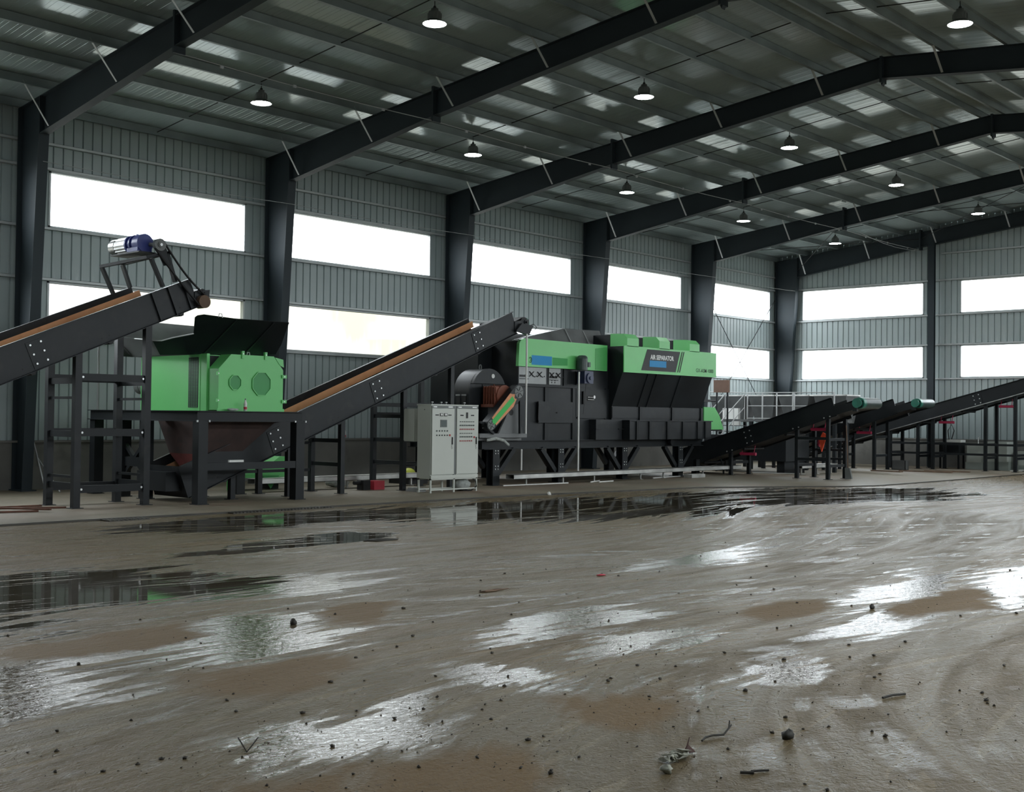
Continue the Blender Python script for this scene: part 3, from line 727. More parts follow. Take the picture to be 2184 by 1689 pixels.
m = MB(); m.cyl((5.9,1.79,4.16),(6.14,1.79,4.16), .135, n=24); m.cyl((5.0,1.79,4.16),(5.9,1.79,4.16), .03, n=8); part(c1, 'pulley', m, M['wood'], 'worn brown head pulley')
m = MB()
def sagline(a, b, sag, n=10): return [(a[0]+(b[0]-a[0])*i/n, a[1]+(b[1]-a[1])*i/n, a[2]+(b[2]-a[2])*i/n - sag*math.sin(PI*i/n)) for i in range(n+1)]
m.tube(sagline((6.04,.90,5.27),(6.10,1.90,4.24), .10), .022, 6); m.tube(sagline((6.04,.68,5.15),(6.10,1.68,4.08), .03), .022, 6)
part(c1, 'drive_belt', m, M['rubber'])

# --- conveyor from the shredder up to the separator
c2, P2, zb2, hc2 = conveyor('belt_conveyor', 'long black belt conveyor with orange skirt climbing from under the shredder to the air separator', 'y', 5.72, 1.3, 1.75, 11.86, .08, .40, .66, [2.85,4.35,5.87,7.82,9.45], 11.5, (.68,1.24,1.83), 'blackd', True, (4.05,7.0,10.45), (), True, (.32,.15), legw=.12)
for za in (.62,1.24,1.9,2.12):
    m = MB(); m.beam((5.62,7.82,za),(5.62,9.45,za), .05, .10 if za in (1.24,2.12) else .05); part(c2, 'cross_bar', m, M['black'])
    m = MB(); m.beam((4.52,7.82,za),(4.52,9.45,za), .05, .10 if za in (1.24,2.12) else .05); part(c2, 'cross_bar', m, M['black'])
for za, ya, yb in ((.52,2.85,4.35),(.52,4.35,5.87),(1.17,4.35,5.87)):
    m = MB(); m.beam((4.52,ya,za),(4.52,yb,za), .05, .07); part(c2, 'cross_bar', m, M['black'])
m = MB(); m.cyl((4.75,12.62,4.47),(5.15,12.62,4.47), .12, n=16); m.cyl((5.15,12.62,4.47),(5.35,12.62,4.47), .15, n=16); part(c2, 'motor', m, M['motorgreen'], 'dark teal drive motor at the head')
m = MB(); m.prism([(5.74,11.95,4.40),(5.74,12.42,4.36),(5.74,12.24,4.08),(5.74,11.72,4.18)], (.08,0,0)); part(c2, 'belt_guard', m, M['black'])
m = MB(); m.tube([(5.7,12.35,4.35),(5.7,12.55,4.42),(5.7,12.68,4.34),(5.7,12.6,4.25),(5.7,12.35,4.22)], .010, 5); part(c2, 'cable', m, M['cable'])

# --- three discharge conveyors at the far end, rising to the right
BARS = (.35, .75, 1.15)
cA, PA, zbA, hcA = conveyor('belt_conveyor', 'black discharge belt conveyor in front, rising right from the end of the air separator', 'x', 21.95, 1.3, 4.2, 10.0, .10, .325, .64, [6.14,8.58,9.66], 9.85, (.42,1.25), 'black', True, (6.95,), (), True, (.72,.16), 'discharge conveyors')
cB, PB, zbB, hcB = conveyor('belt_conveyor', 'black discharge belt conveyor in the middle, its drum seen behind the front one', 'x', 29.9, 1.3, 2.6, 8.35, .25, .325, .62, [4.4,6.0,7.40], 8.2, (.55,1.25), 'black', True, (), (), True, (.72,.16), 'discharge conveyors')
cC, PC, zbC, hcC = conveyor('belt_conveyor', 'black discharge belt conveyor at the back, running off the right edge of the picture', 'x', 33.0, 1.3, 2.4, 15.6, .28, .281, .55, [6.6,7.74,8.34,10.37,11.47,13.6], 15.4, (.5,.62,1.0), 'black', True, (10.15,), (), True, (.6,.16), 'discharge conveyors')
for (r, P, hc) in ((cA, PA, hcA), (cB, PB, hcB)):
    m = MB(); m.cyl(P(hc[0],.02,hc[1]), P(hc[0],.20,hc[1]), .175, n=20); m.cyl(P(hc[0],-.16,hc[1]), P(hc[0],.02,hc[1]), .15, .11, n=16); part(r, 'drum_motor', m, M['motorgreen'], 'teal drum motor end')
    m = MB(); m.cyl(P(hc[0],.20,hc[1]), P(hc[0],1.24,hc[1]), .172, n=24); part(r, 'head_drum', m, M['darkgreenmotor'])
    m = MB(); m.box(hc[0]-.16,hc[0]-.02,P(0,-.1,0)[1],P(0,-.02,0)[1],hc[1]-.25,hc[1]-.05); part(r, 'bearing_block', m, M['black'])
for y, z, h in ((21.98,1.28,.09),(21.98,.62,.09),(23.15,.9,.07),(23.15,.62,.07)):
    m = MB(); m.beam((8.58,y,z),(9.66,y,z), .05, h); part(cA, 'cross_bar', m, M['black'])
for x in (6.14, 8.58, 9.66):
    b = MB(); b.cyl((x-.1,21.93,zbA(x)+.05),(x-.1,21.95,zbA(x)+.05), .022, n=8); b.cyl((x+.1,21.93,zbA(x)+.1),(x+.1,21.95,zbA(x)+.1), .022, n=8); part(cA, 'bolt', b, M['bolt'], 'bright bolt heads')
for xa, xb in ((10.37,11.47),(8.34,10.37),(6.6,7.74)):
    for z in (.62, 1.0):
        m = MB(); m.beam((xa,33.05,z),(xb,33.05,z), .05, .08); part(cC, 'cross_bar', m, M['black'])
m = MB(); m.beam((2.4,32.93,zbC(2.4)+.02),(15.4,32.93,zbC(15.4)+.02), .06, .03); part(cC, 'bottom_lip', m, M['steel'], 'bright bottom edge strip')

# --- crimson caps on the conveyor return guards
def cap(par, x, y, z, L):
    m = MB(); m.cyl((x,y,z),(x+L,y,z), .05, n=12); m.cyl((x+L,y,z),(x+L+.03,y,z), .055, n=12); m.tube([(x+L*.1,y,z),(x+L*.1,y+.1,z+.25)], .012); m.tube([(x+L*.9,y,z),(x+L*.9,y+.1,z+.28)], .012)
    part(par, 'return_idler', m, M['pink'], 'crimson idler roller')
cap(cA, 8.93, 22.3, 1.56, .52)
cap(cA, 6.34, 22.3, .71, .56)
cap(cB, 6.55, 30.3, 1.40, .55)
cap(cC, 8.5, 33.3, 1.83, .55)
cap(cC, 10.8, 33.3, 2.45, .5)

# ------------------------------------------------------------------ shredder
sh = thing('shredder_stand', 'black steel table frame carrying the green shredder, one wide front leg on each side', 'machine stand', (4.5,2.75,0))
for (p, q) in (((6.5,1.42,1.79),(6.5,4.05,1.79)),((6.5,1.45,1.79),(2.1,1.45,1.79)),((2.1,1.45,1.79),(2.1,4.0,1.79)),((2.1,4.0,1.79),(6.5,4.0,1.79)),((4.4,1.45,1.79),(4.4,4.0,1.79))):
    m = MB(); m.ibeam(p, q, .22, .16, .016); part(sh, 'top_rail', m, M['black'])
for x, y in ((6.5,1.5),(6.5,3.93),(4.35,1.55),(3.42,1.55),(2.2,1.55),(4.35,3.9),(2.2,3.9)):
    m = MB(); h = .11; m.box(x-h,x+h,y-h,y+h,0,1.68); m.box(x-.14,x+.14,y-.14,y+.14,0,.015); lg = part(sh, 'leg', m, M['black'])
    if x > 6:
        for d in (-.14, .14):
            b = MB(); b.cyl((x+.10,y+d,1.67),(x+.10,y+d,1.71), .02, n=8); part(lg, 'bolt', b, M['bolt'], 'bright bolt')
m = MB(); m.box(6.52,6.6,1.6,3.85,.69,.84); part(sh, 'cross_bar', m, M['black'])
m = MB(); m.beam((3.42,1.55,1.2),(4.35,1.55,.5), .08, .08); m.beam((3.42,1.55,.45),(4.35,1.55,1.25), .08, .08); part(sh, 'brace', m, M['black'])
m = MB(); m.beam((3.4,1.55,.78),(4.4,1.55,.78), .1, .2); part(sh, 'cross_bar', m, M['black'])

g = thing('shredder', 'bright green shredder with black flared feed hopper on a black table', 'shredder', (4.8,2.9,1.90))
Y1 = 2.0
m = MB(); m.box(3.3,5.66,Y1,3.9,1.90,3.09); part(g, 'body_cover', m, M['green'])
m = MB(); m.box(5.72,5.95,Y1-.02,2.05,1.90,3.10); m.box(5.66,5.72,Y1-.03,2.02,1.90,3.09); part(g, 'cover_flange', m, M['green'])
m = MB(); m.box(5.66,5.95,2.06,3.9,1.92,3.06); part(g, 'bearing_wall', m, M['black'])
# ventilation grille: dark slot field, three columns of fine slots
m = MB(); m.box(5.25,5.62,Y1-.012,Y1-.002,1.97,3.03)
vp = part(g, 'grille', m, M['black'])
m = MB()
for c in range(4):
    for r in range(34): m.box(5.27+c*.088, 5.338+c*.088, Y1-.016, Y1-.012, 1.985+r*.0305, 1.995+r*.0305)
part(vp, 'slot', m, M['greend'])
# chamfered end guard with two octagon grilles
def octo(cy, cz, r): return [(6.352, cy+r*math.cos(PI/8+i*PI/4), cz+r*1.06*math.sin(PI/8+i*PI/4)) for i in range(8)]
prof = [(2.02,1.92),(3.65,1.92),(3.65,2.80),(3.40,3.09),(2.32,3.09),(2.02,2.78)]
m = MB(); m.prism([(5.95,a,b) for a, b in prof], (.38,0,0)); gd = part(g, 'end_guard', m, M['green'])
m = MB(); m.box(6.33,6.345,1.99,3.68,1.90,1.96); m.prism([(6.33,3.42,3.07),(6.33,3.64,3.03),(6.33,3.66,2.86),(6.33,3.56,2.9)], (.012,0,0)); part(gd, 'rim', m, M['green'])
for cy, cz, r in ((2.42,2.50,.155),(3.08,2.49,.25)):
    m = MB(); m.prism([(6.334,)+p[1:] for p in octo(cy,cz,r)], (.006,0,0)); part(gd, 'octagon_grille', m, M['greend'], 'darker green octagon grille')
    m = MB()
    for i in range(8):
        p, q = octo(cy,cz,r)[i], octo(cy,cz,r)[(i+1) % 8]; m.beam(p, q, .01, .016)
    part(gd, 'octagon_rim', m, M['green'])
for (y, z, vert) in ((2.0,2.68,0),(2.0,2.12,0),(3.67,2.66,0),(3.67,2.12,0),(2.60,3.11,1),(3.18,3.11,1)):
    m = MB()
    if vert: m.box(6.30,6.36,y-.03,y+.03,z-.10,z+.06)
    else: m.box(6.30,6.36,y-.06,y+.06,z-.035,z+.035)
    lg = part(gd, 'lug', m, M['green'])
    b = MB(); b.cyl((6.36,y,z),(6.366,y,z), .014, n=8); part(lg, 'bolt', b, M['bolt'])
# hopper: four flared plates, the front one with a step in its upper edge
def plate(par, pts, mat, th=(.012,0,0), nm='hopper_plate', lb=None):
    m = MB(); m.prism(pts, th); return part(par, nm, m, mat, lb)
HP = lambda y, z: (5.2+1.15*(z-3.1), y, z)
m = MB(); m.prism([HP(1.36,3.06),HP(4.18,3.20),HP(4.16,3.41),HP(3.97,3.87),HP(2.56,3.86),HP(1.80,3.89),HP(1.66,3.86),HP(1.63,3.82),HP(1.83,3.51),HP(1.42,3.41),HP(1.2,3.335),HP(1.0,3.33)], (-.012,0,.010)); part(g, 'hopper_plate', m, M['black'])
plate(g, [(3.0,1.95,3.10),(5.15,1.36,3.06),(5.46,1.0,3.33),(3.0,1.5,3.55)], M['greysheet'], (0,.012,0))
plate(g, [(3.0,1.6,3.10),(3.0,4.2,3.10),(2.9,4.2,3.90),(2.9,2.3,3.93),(2.9,1.5,3.58)], M['greysheet'], (-.012,0,0))
plate(g, [(5.31,4.18,3.20),(3.0,4.2,3.10),(2.9,4.2,3.90),(6.08,3.97,3.87)], M['black'], (0,.012,0))
m = MB(); m.tube([HP(1.83,3.515),HP(1.42,3.415),HP(1.2,3.34),HP(1.0,3.335),(4.4,1.2,3.42)], .014, 5); part(g, 'hopper_lip', m, M['brace'], 'pale bent upper edge')
for ya, yb in ((2.35,2.62),(3.35,3.58)):
    m = MB(); m.beam(HP(ya,3.12),HP(yb,3.85), .05, .03); part(g, 'hopper_rib', m, M['black'])
for y in (2.2, 2.9):
    m = MB(); m.tube([(6.09,y-.05,3.86),(6.09,y-.03,3.94),(6.09,y+.03,3.94),(6.09,y+.05,3.86)] if y < 2.5 else [(6.1,y-.04,3.09),(6.1,y-.02,3.16),(6.1,y+.03,3.16),(6.1,y+.04,3.09)], .01, 5); part(g, 'lifting_eye', m, M['brace'])
# discharge funnel below the table: dark upper cone, red primer lower cone
m = MB(); T = [(4.05,2.0,1.68),(5.95,2.0,1.68),(5.95,3.75,1.68),(4.05,3.75,1.68)]; Bt = [(4.45,2.05,.98),(5.7,2.05,.98),(5.7,3.0,.98),(4.45,3.0,.98)]
m.add(T+Bt, [(0,1,5,4),(1,2,6,5),(2,3,7,6),(3,0,4,7),(0,3,2,1)]); fn = part(g, 'funnel', m, M['rust'])
m = MB(); m.add([(4.45,2.05,.98),(5.7,2.05,.98),(5.7,3.0,.98),(4.45,3.0,.98),(4.75,2.2,.60),(5.6,2.2,.60),(5.6,2.8,.60),(4.75,2.8,.60)], [(0,1,5,4),(1,2,6,5),(2,3,7,6),(3,0,4,7)]); part(g, 'funnel_mouth', m, paint('bright_red_primer', (.20,.052,.045), .75, 0, .3, 3), 'brighter red primer mouth')
# rear drive motor peeping out left of the covers
m = MB(); m.cyl((2.75,2.35,2.45),(3.3,2.35,2.45), .17, n=18); m.cyl((2.68,2.35,2.45),(2.85,2.35,2.45), .18, n=18); part(g, 'drive_motor', m, M['cabdark'])

m = MB(); m.box(4.42,5.55,1.3,1.62,.22,.62); m.box(4.42,5.55,1.62,2.2,.22,.26)
solo('catch_box', m, M['black'], 'dark open steel box under the shredder funnel beside the conveyor tail', 'box')
# clutter on the table
def bottle(x, y, z, lb, h=.26):
    t = thing('drink_bottle', lb, 'bottle', (x,y,z)); r = .036
    m = MB(); m.lathe([(0,0),(r,.004),(r,h*.36),(r*.86,h*.42),(r,h*.48),(r*.95,h*.62),(r*.42,h*.85),(r*.40,h*.9),(0,h*.9)], (x,y,z), 14); part(t, 'body', m, M['white'])
    m = MB(); m.lathe([(r*1.02,h*.14),(r*1.03,h*.15),(r*1.03,h*.33),(r*1.02,h*.34)], (x,y,z), 14); part(t, 'wrapper', m, M['red'], 'red wrapper band')
    m = MB(); m.cyl((x,y,z+h*.9),(x,y,z+h), r*.45, n=10); part(t, 'cap', m, M['cabdark'])
bottle(6.50, 2.57, 1.905, 'drink bottle with red wrapper standing on the shredder table before the green guard')
bottle(.06, 10.55, 1.16, 'drink bottle with red wrapper standing on the wall ledge under the long conveyor', .27)
m = MB(); m.blob((6.47,2.28,1.932), .05, .14, .025, 3, 10, 5, .35); solo('work_glove', m, M['rag'], 'crumpled work glove lying on the shredder table beside the bottle', 'glove')
m = MB(); m.beam((6.55,2.15,.865),(6.55,2.50,.865), .05, .045); solo('wrapped_pipe', m, M['white'], 'short white tube lying on the lower bar of the shredder table', 'tube')

# ------------------------------------------------------------------ control cabinet
cb = thing('control_cabinet', 'pale grey double door electrical control cabinet on a low stand', 'electrical cabinet', (6.6,8.42,0))
X = 6.86; ya, yb = 7.60, 9.20
m = MB(); m.box(6.38,X-.02,ya,yb,.34,2.13); m.box(6.36,X,ya-.01,yb+.01,2.10,2.13); part(cb, 'body', m, M['cabinet'])
m = MB(); m.box(X-.02,X+.002,ya+.76,ya+.84,.36,2.10); part(cb, 'centre_post', m, M['cabdark'])
m = MB(); m.box(X-.03,X+.012,ya,yb,.34,.42); part(cb, 'bottom_rail', m, M['cabinet'])
m = MB(); m.cyl((6.62,ya-.006,2.0),(6.62,ya,2.0), .012, n=10); part(cb, 'cable_hole', m, M['rubber'])
m = MB()
for x in (6.42, X-.03):
    for y in (ya+.02, (ya+yb)/2, yb-.02): m.box(x-.02,x+.02,y-.02,y+.02,0,.34)
    m.box(x-.02,x+.02,ya,yb,.31,.35); m.box(x-.015,x+.015,ya,yb,.06,.09)
part(cb, 'stand', m, M['cabinet'])
for y in (ya+.55, ya+.72, yb-.25, ya+.25):
    m = MB(); m.lathe([(.012,0),(.012,.03),(.03,.04),(.03,.06),(.0,.065)], (6.62,y,2.13), 10); part(cb, 'lifting_eye', m, M['bolt'])
for d, (a, b) in enumerate(((ya+.012, ya+.755),(ya+.845, yb-.012))):
    m = MB(); m.box(X,X+.02,a,b,.44,2.03); door = part(cb, 'door', m, M['cabinet'])
    m = MB(); m.box(X,X+.012,a,b,2.04,2.095); hd = part(cb, 'header_strip', m, M['cabdark'])
    m = MB(); m.box(X+.012,X+.014,a+.05,a+.16,2.055,2.08); m.box(X+.012,X+.014,b-.2,b-.05,2.055,2.08); part(hd, 'header_label', m, M['galv'])
    m = MB(); m.box(X+.02,X+.04,b-.085,b-.06,1.16,1.34); part(door, 'handle', m, M['rubber'])
    m = MB(); m.tube([(X+.03,b-.07,1.15),(X+.03,b-.09,1.10),(X+.03,b-.06,1.08),(X+.03,b-.09,1.05)], .006, 5); part(door, 'key_chain', m, M['steel'])
    for u in (.10, .53) if d == 0 else (.11, .48):
        m = MB(); m.box(X+.02,X+.024,a+u,a+u+.11,1.86 if d == 0 else 1.855,1.885); part(door, 'nameplate', m, M['rubber'])
d0 = [o for o in cb.children if o.name.startswith('door')]
a = ya+.012
for u in (.25, .39):
    m = MB(); m.box(X+.02,X+.035,a+u,a+u+.10,1.845,1.915); p = part(d0[0], 'meter', m, M['rubber'])
    m = MB(); m.box(X+.035,X+.037,a+u+.015,a+u+.085,1.86,1.905); part(p, 'meter_dial', m, M['white'])
m = MB(); m.box(X+.02,X+.035,a+.27,a+.48,1.58,1.76); p = part(d0[0], 'touch_screen', m, M['cabdark'])
m = MB(); m.box(X+.035,X+.037,a+.285,a+.465,1.595,1.745); part(p, 'screen', m, M['glassdark'])
def button(door, y, z, mat, r=.016):
    m = MB(); m.cyl((X+.02,y,z),(X+.035,y,z), r, n=10); part(door, 'button', m, mat)
for z in (1.49, 1.385):
    for i in range(5): button(d0[0], a+.15+.087*i, z, M['button_dark'], .018)
button(d0[0], a+.585, 1.385, M['button_red'], .026)
b = ya+.845
m = MB(); m.box(X+.02,X+.03,b+.31,b+.37,1.80,1.945); p = part(d0[1], 'nameplate', m, M['rubber'])
rows = ((1.715,8,'button_dark',.013),(1.625,8,'button_dark',.018),(1.53,8,'button_red',.017),(1.43,7,'button_dark',.013),(1.345,7,'button_dark',.018),(1.245,7,'button_red',.017))
for z, n, mt, r in rows:
    for i in range(n): button(d0[1], b+.11+.066*i, z, M[mt], r)
button(d0[1], b+.60, 1.335, M['button_red'], .026)
m = MB(); m.box(5.80,6.15,7.70,7.86,1.22,2.02); m.box(5.79,6.16,7.69,7.70,1.24,2.0)
solo('junction_box', m, M['cabinet'], 'grey junction box behind the left side of the control cabinet, fixed to a conveyor leg', 'electrical box')
# things under the cabinet
m = MB(); m.blob((6.55,8.95,.16), .2, .26, .16, 5, 12, 7, .12); solo('grey_sack', m, M['rag'], 'bulging grey sack under the control cabinet', 'sack')
m = MB(); m.tube([(6.8,9.06,.33),(6.85,9.15,.25),(6.85,9.18,.12),(6.8,9.05,.02),(6.7,8.85,.02)], .018, 6); solo('loose_cable', m, M['cable'], 'black cable drooping beside the grey sack under the cabinet', 'cable')
m = MB(); m.box(5.9,6.3,7.68,7.98,0,.05); m.box(5.95,6.3,7.7,7.95,.05,.09); solo('timber_offcut', m, M['lightsheet'], 'pale flat offcuts stacked on the floor left of the cabinet feet', 'offcut')
m = MB(); m.box(4.75,5.05,7.40,7.74,.0,.22); solo('toolbox', m, M['red'], 'red box on the floor under the long conveyor', 'box')
m = MB(); m.box(4.75,5.0,7.10,7.32,0,.24); m.cyl((4.87,6.9,.18),(4.87,7.12,.18), .05, n=10); solo('pump_unit', m, M['rubber'], 'small black device beside the red box on the floor', 'device')
m = MB(); m.blob((3.6,7.4,.12), .2, .32, .12, 8, 10, 6, .25); solo('white_sack', m, M['rag'], 'pale crumpled sack left of the red box', 'sack')
m = MB(); m.lathe([(.20,0),(.20,.08),(.15,.15),(.07,.19),(0,.2)], (3.4,10.05,.22), 18); solo('hard_hat', m, M['yellow'], 'yellow green domed hat beside the cabinet back', 'hat')
m = MB(); m.box(3.0,3.8,9.7,10.4,0,.22); solo('black_case', m, M['rubber'], 'black case on the floor carrying the yellow green dome', 'box')
# green guard behind the conveyor foot
lg = thing('green_machine', 'low green machine housing half hidden behind the foot of the long conveyor', 'machine', (3.2,5.2,0))
m = MB(); m.box(2.8,3.4,4.5,5.95,.30,.55); m.prism([(2.8,5.35,.55),(2.8,5.95,.55),(2.8,5.95,.80),(2.8,5.75,.80)], (.6,0,0)); part(lg, 'housing', m, M['green'])
m = MB(); m.box(3.0,3.35,4.5,4.78,0,.30); part(lg, 'foot', m, M['green'])
m = MB(); m.prism([(3.42,5.22,.34),(3.42,5.72,.34),(3.42,5.47,.02)], (.02,0,0)); part(lg, 'pointed_plate', m, M['greend'], 'darker green pointed plate')
m = MB(); m.box(2.9,3.3,5.6,5.8,0,.3); part(lg, 'foot', m, M['black'])

# ------------------------------------------------------------------ air separator
s = thing('air_separator', 'large black and green air separator machine on a raised steel frame', 'separator', (4.4,16.5,0))
for x in (5.5, 2.7):
    m = MB(); m.ibeam((x,10.75,1.085),(x,21.2,1.085), .24, .2, .02); part(s, 'base_beam', m, M['black'])
for y in (10.85, 13.9, 16.9, 19.85, 21.1):
    m = MB(); m.ibeam((2.7,y,1.085),(5.5,y,1.085), .22, .14, .016); part(s, 'cross_beam', m, M['black'])
LY = (11.2, 13.9, 16.9, 19.87)
for x in (5.5, 2.7):
    for y in LY:
        m = MB(); m.ibeam((x,y,0),(x,y,.965), .24, .26, .02, (1,0,0)); m.box(x-.2,x+.2,y-.2,y+.2,0,.015); lg_ = part(s, 'leg', m, M['black'])
        if x > 5:
            for z in (.93,.86,.52,.44):
                for d in (-.05,.05):
                    b = MB(); b.cyl((x+.12,y+d,z),(x+.14,y+d,z), .016, n=8); part(lg_, 'bolt', b, M['bolt'], 'bright bolt head')
        for sg in (-1, 1):
            if y == 11.2 and sg < 0: continue
            m = MB(); m.beam((x,y+sg*.16,.32),(x,y+sg*.78,.965), .13, .14, (1,0,0)); part(s, 'knee_brace', m, M['black'])
m = MB(); m.box(2.5,5.4,12.25,16.3,1.2,3.95); part(s, 'sorting_housing', m, M['blackd'])
m = MB(); m.prism([(5.4,10.9,1.2),(5.4,12.25,1.2),(5.4,12.25,3.7),(5.4,11.7,3.7)], (-2.6,0,0)) if False else m.box(2.5,4.4,11.7,12.25,1.2,3.9); part(s, 'inlet_housing', m, M['black'])
for y in (13.45, 14.68, 16.22):
    m = MB(); m.box(5.40,5.44,y-.08,y+.08,1.2,2.72); part(s, 'panel_joint', m, M['black'])
m = MB(); m.box(5.40,5.47,12.2,15.4,2.70,2.76); part(s, 'ledge', m, M['black'])
m = MB(); m.box(5.40,5.45,14.75,16.2,1.86,2.70); m.box(5.40,5.46,14.80,16.15,1.83,1.88); part(s, 'side_panel', m, M['blackd'])
m = MB(); m.box(5.44,5.48,13.05,14.55,1.69,2.29); dr = part(s, 'access_door', m, M['blackd'])
m = MB(); m.tube([(5.49,13.03,1.72),(5.52,13.0,1.78),(5.52,13.0,2.2),(5.49,13.03,2.26)], .018, 6); part(dr, 'hinge_bar', m, M['rubber'])
m = MB(); m.cyl((5.48,13.85,1.98),(5.50,13.85,1.98), .02, n=8); m.box(5.48,5.49,13.78,13.95,1.975,1.985); part(dr, 'latch', m, M['rubber'])
# adjusting plates with their star-shaped slot windows
for y0, y1, stars in ((12.27,13.42,(12.78,13.12)),(13.55,14.05,(13.65,13.93)),):
    m = MB(); m.box(5.40,5.43,y0,y1,2.78,3.24); ap = part(s, 'adjuster_plate', m, M['lightsheet'], 'grey adjuster plate with star shaped cutouts')
    for yc in stars:
        m = MB()
        for q in range(4):
            an = PI/4+q*PI/2; m.beam((5.433,yc,3.05),(5.433,yc+.13*math.cos(an),3.05+.10*math.sin(an)), .01, .06, (1,0,0))
        m.cyl((5.43,yc+.15,2.98),(5.438,yc+.15,2.98), .02, n=8); m.cyl((5.43,yc+.22,3.0),(5.438,yc+.22,3.0), .02, n=8)
        part(ap, 'cutout', m, M['rubber'])
    m = MB(); m.cyl((5.43,y0+.28,3.0),(5.44,y0+.28,3.0), .04, n=10); m.box(5.43,5.436,y0+.02,y0+.35,2.96,3.02); m.box(5.43,5.436,y0+.02,y0+.4,2.90,2.92); part(ap, 'slot', m, M['rubber'])
    for q in range(4):
        if y0 > 13: 
            b = MB(); b.cyl((5.43,13.66+.07*(q % 2)*2,2.84+.06*(q//2)),(5.44,13.66+.07*(q % 2)*2,2.84+.06*(q//2)), .02, n=8); part(ap, 'bolt', b, M['rubber'])
m = MB(); m.prism([(5.40,14.75,3.2),(5.40,14.95,3.0),(5.40,14.75,2.8)], (.04,0,0)); m.box(5.40,5.43,14.2,14.35,2.76,3.24); part(s, 'adjuster_bracket', m, M['black'])
# first green cover with rounded near edge, dented corner at the right
m = MB(); pr = [(12.17,3.25),(16.13,3.25),(16.13,4.02),(12.42,4.03),(12.28,3.99),(12.20,3.88)]
m.prism([(5.40,a,b) for a, b in pr], (.10,0,0)); gc = part(s, 'front_cover', m, M['green'])
m = MB(); m.prism([(5.502,15.55,3.27),(5.502,16.12,3.27),(5.502,16.12,3.97),(5.502,15.55,3.90)], (.003,0,0)); part(gc, 'cover_panel', m, paint('mid_green_paint', (.075,.40,.10), .4, 0, .08))
m = MB(); m.add([(5.503,12.71,3.31),(5.503,13.58,3.31),(5.503,13.58,3.57),(5.503,12.71,3.575)], [(0,1,2,3)]); part(gc, 'blue_panel', m, M['blue'], 'flat blue rectangle')
m = MB(); m.add([(5.503,13.60,3.32),(5.503,14.27,3.34),(5.503,14.27,3.54),(5.503,13.60,3.55)], [(0,1,2,3)]); part(gc, 'green_panel', m, M['patchgreen'], 'flat darker green rectangle')
m = MB(); m.tube([(5.506,12.655+.055*math.cos(t),3.44+.075*math.sin(t)) for t in [2.6-i*.45 for i in range(12)]], .008, 4); m.text('2', (5.504,12.63,3.41),(0,1,0),(0,0,1),(1,0,0), .055, .07, .003); part(gc, 'logo', m, M['rubber'])
# grey feed hopper sheets on top
m = MB(); m.prism([(4.75,12.7,4.02),(4.75,17.0,4.02),(4.45,17.05,4.56),(4.45,15.3,4.52),(4.45,13.95,4.27)], (.012,0,0)); part(s, 'feed_hopper_side', m, M['greysheet'])
m = MB(); m.prism([(2.6,13.2,4.0),(2.6,17.0,4.0),(2.6,17.1,4.5),(2.6,14.2,4.4)], (.012,0,0)); part(s, 'feed_hopper_side', m, M['greysheet'])
m = MB(); m.prism([(4.75,17.0,4.02),(2.6,17.0,4.02),(2.6,17.08,4.56),(4.45,17.05,4.56)], (0,.05,0)); part(s, 'feed_hopper_side', m, M['black'])
for y in (15.35, 16.2):
    m = MB(); m.prism([(4.77,y-.02,4.02),(4.77,y+.02,4.02),(4.47,y+.02,4.5),(4.47,y-.02,4.5)], (.03,0,0)); part(s, 'hopper_rib', m, M['lightsheet'])
# settling chamber: overhanging green head, sloping black wall, upright lower wall
m = MB(); m.box(2.5,5.97,16.3,21.3,3.22,4.0); part(s, 'chamber_head', m, M['black'])
m = MB(); m.box(5.97,6.0,16.3,21.32,3.22,4.02); fc = part(s, 'chamber_cover', m, M['green'])
m = MB(); m.prism([(5.95,16.3,3.22),(5.55,16.3,2.2),(5.55,16.3,1.2),(2.5,16.3,1.2),(2.5,16.3,3.22)], (0,4.85,0)); part(s, 'chamber', m, M['black'])
for y in (17.6, 18.05, 19.35):
    m = MB(); m.prism([(5.95,y-.03,3.22),(5.97,y-.03,3.20),(5.58,y-.03,2.2),(5.55,y-.03,2.2)], (0,.06,0)); part(s, 'wall_rib', m, M['black'])
for y in (17.72, 19.45, 21.1):
    m = MB(); m.box(5.55,5.60,y-.06,y+.06,1.2,2.2); part(s, 'wall_rib', m, M['black'])
for i, (y0, y1) in enumerate(((17.75,19.38),(19.5,21.05),(16.32,17.65))):
    m = MB(); m.box(5.55,5.565,y0,y1,1.85,2.18); part(s, 'lower_panel', m, M['blackd'])
m = MB(); m.box(5.84,5.86,18.5,18.95,3.05,3.08); part(s, 'grab_rail', m, M['cabdark'])
# sign: slanted black panel with lettering, slashes, model number
m = MB(); m.prism([(6.003,17.16,3.31),(6.003,18.98,3.31),(6.003,19.22,3.96),(6.003,17.46,3.96)], (.003,0,0)); sg = part(fc, 'sign_panel', m, M['rubber'])
m = MB()
for o in (0.09, .19): m.prism([(6.003,18.98+o,3.31),(6.003,19.03+o,3.31),(6.003,19.27+o,3.97),(6.003,19.22+o,3.97)], (.003,0,0))
part(fc, 'slash_mark', m, M['rubber'])
m = MB(); m.text('AIR SEPARATOR', (6.006,17.62,3.655),(0,1,0),(0,0,1),(1,0,0), 1.25, .15, .003, .035); part(fc, 'lettering', m, M['white'], 'white lettering AIR SEPARATOR')
m = MB(); m.box(6.008,6.012,17.58,18.46,3.43,3.625); part(fc, 'blue_panel', m, M['blue'], 'flat blue rectangle')
m = MB(); m.text('GX-ASM-1000', (6.002,20.12,3.355),(0,1,0),(0,0,1),(1,0,0), 1.02, .12, .003, .004); part(fc, 'lettering', m, M['rubber'], 'dark model number GX-ASM-1000')
